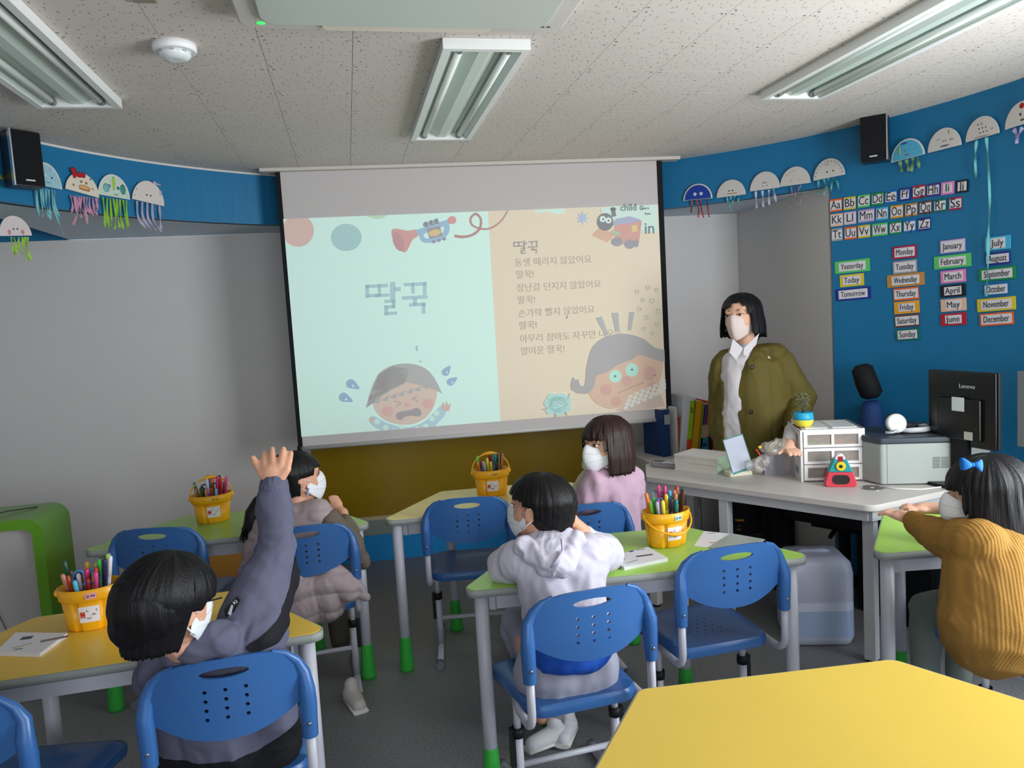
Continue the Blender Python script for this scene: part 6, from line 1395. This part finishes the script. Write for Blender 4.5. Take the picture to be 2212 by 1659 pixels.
jelly('green and teal painted paper jellyfish with lime ribbons on the left blue band', 212, 420, 281, 432, 1.3, None, hang([222, 232, 238, 245, 252, 259, 266, 273], 426, 496, 8, 3, .14), '86bc34', [(-.3, .45, .1, .1, '6a8aa4'), (.25, .42, .1, .1, '2a7a8a'), (-.02, .6, .10, .4, 'a8cc4a'), (.55, .4, .18, .3, '3c8f8a'), (-.5, .35, .2, .25, '7ab4b4'), (.1, .12, .15, .02, '3c5a4a')], 4.2, 'c4d4c4')
jelly('plain cream paper jellyfish with lilac ribbons and bow on the left blue band', 285, 430, 355, 446, 1.25, 'd8cdc6', [[(296 + 11*k, 434 + 2*k), (298 + 11*k, 468 + 2*k), (316 + 11*k, 494 + 2*k)] for k in range(4)] + [[(344, 444), (346, 470), (348, 494)]], 'a8a0bc', E2 + [(-.75, .5, .03, .03, '3a4a3a'), (-.85, .2, .03, .03, '6a3a3a'), (.5, .95, .30, .06, 'b4acc8'), (.35, 1.0, .12, .08, 'b4acc8'), (.75, .6, .08, .16, 'b4acc8')], 4.8)
def jelly_free(*a, **k):
    global CR; jelly(*a, **k)
jelly('white paper jellyfish with pink cheeks and lime ribbons at the far left', 0, 510, 69, 509, 1.05, 'd3c8c8', hang([24, 30, 41, 48, 54, 60], 512, 556, 6, 3), '8cb83c', E2 + [(-.42, .18, .1, .13, 'cc8484'), (.42, .18, .1, .13, 'cc8484')], 4.0)
jelly('scrap of yellow-green paper jellyfish at the left frame edge', -40, 382, 6, 388, .6, 'a8b048', [], 'a8b048', [(0, .4, .2, .1, '8a9a30')])
jelly('dark blue painted paper jellyfish with red ribbons, right of the screen', 1476, 434, 1539, 428, 1.05, None, [[(1495, 433), (1494, 446), (1493, 460)], [(1505, 432), (1509, 452), (1508, 470)], [(1513, 431), (1515, 452), (1520, 470)], [(1527, 430), (1529, 450), (1532, 469)]], 'a02a30', [(-.2, .35, .13, .13, 'c8ccd8'), (.22, .35, .13, .13, 'c8ccd8'), (-.2, .35, .05, .05, '1a1c24'), (.22, .35, .05, .05, '1a1c24')], 3.4, '1f3f9c')
jelly('white paper jellyfish with a curly gold smile and aqua ribbons', 1548, 428, 1611, 420, 1.1, 'cdc8c4', [[(1570, 426), (1574, 440), (1580, 455)], [(1580, 425), (1576, 436), (1577, 448)], [(1588, 423), (1584, 432), (1582, 440)], [(1597, 422), (1596, 430), (1593, 438)]], '5fa8ac', E2 + [(.0, .16, .3, .03, 'a08a3c'), (.32, .16, .12, .03, 'a08a3c')], 3.2)
jelly('white paper jellyfish with a tiny face and pale lilac ribbons', 1620, 414, 1685, 405, 1.15, 'd0cac6', [[(1633, 413), (1633, 430), (1635, 450)], [(1647, 412), (1648, 430), (1649, 447)], [(1661, 410), (1661, 428), (1662, 443)], [(1671, 408), (1674, 424), (1677, 436)]], 'b4b4c8', [(-.08, .38, .04, .04, '22252c'), (.08, .38, .04, .04, '22252c'), (-.14, .2, .03, .03, '4a4a3c'), (.16, .22, .03, .03, '4a4a3c')], 5.0)
jelly('white paper jellyfish with faint pencil arc and thin pink strings', 1685, 404, 1751, 395, 1.15, 'cfc9c4', [[(1709, 403), (1712, 425), (1708, 448)], [(1730, 400), (1722, 424), (1730, 448)], [(1722, 402), (1731, 420), (1728, 446)], [(1716, 402), (1718, 415), (1718, 428)]], '9c7480', [(-.25, .25, .05, .03, 'b08a68'), (.25, .27, .05, .03, 'b08a68')] + [(-.6 + .08*k, .55 + .04*k, .05, .012, '8c8484') for k in range(8)], 1.5)
jelly('speckled white paper jellyfish with teal ribbons above the letter cards', 1757, 391, 1826, 377, 1.15, 'cfcbc6', [[(1768, 389), (1768, 405), (1767, 420)], [(1780, 387), (1783, 402), (1780, 421)], [(1790, 385), (1785, 400), (1787, 410)], [(1800, 384), (1797, 398), (1794, 414)], [(1804, 383), (1810, 398), (1812, 414)]], '4a9a9c', [(.86*math.cos(q), .86*math.sin(q), .03, .03, '33343a') for q in [PI*k/14 for k in range(1, 14)]] + [(-.1, .32, .05, .05, '2a2c32'), (.28, .32, .05, .05, '2a2c32'), (-.1, .7, .14, .015, '4a4c52')], 3.6)
jelly('aqua painted paper jellyfish with green ribbons below the right speaker', 1925, 352, 1998, 333, 1.1, None, [[(1944, 348), (1946, 360), (1948, 371)], [(1958, 345), (1961, 358), (1963, 369)], [(1972, 341), (1971, 356), (1969, 371)], [(1982, 340), (1984, 352), (1986, 363)]], '7a9a68', [(-.12, .42, .03, .03, '25304a'), (.14, .42, .03, .03, '25304a'), (0, .2, .18, .03, 'c0344a'), (-.45, .5, .06, .28, 'c8a840'), (-.15, .8, .22, .05, '1f4fb0')], 6.0, '55aed0')
jelly('white paper jellyfish with moustache print and no ribbons, top right', 2004, 331, 2077, 313, 1.15, 'd0cbc6', [], 'ffffff', [(-.03, .38, .035, .035, '2a2c32'), (.1, .38, .035, .035, '2a2c32'), (.05, .15, .28, .05, '6a6c74'), (.3, .75, .03, .12, '8a7a3c'), (.45, .38, .14, .03, '8a7a3c'), (-.3, .5, .14, .012, '8a8484')])
jelly('white paper jellyfish with black dots and two very long aqua ribbons', 2086, 308, 2159, 287, 1.15, 'd0cac4', [[(2110, 303), (2107, 330), (2107, 352), (2108, 384)], [(2131, 297), (2134, 345), (2138, 420), (2136, 480), (2134, 560), (2131, 640)]], '6cbcc0', [(-.1 + .2*(k % 3) - .05*(k//3), .25 + .2*(k//3), .04, .04, '33363c') for k in range(8)] + [(.0, .06, .5, .015, '7a3a48'), (.6, .3, .1, .015, '7a3a48')], 4.6)
jelly('white paper jellyfish with a red tuft and lilac ribbons at the right frame edge', 2171, 281, 2250, 256, 1.15, 'd2ccc8', [[(2190, 278), (2195, 290), (2198, 303)], [(2209, 275), (2200, 292), (2196, 310)]], 'b0a4cc', [(-.1, .45, .06, .08, '3a3c42'), (.0, .2, .12, .05, '44502c'), (.0, .8, .14, .14, 'b02024')], 6.0)
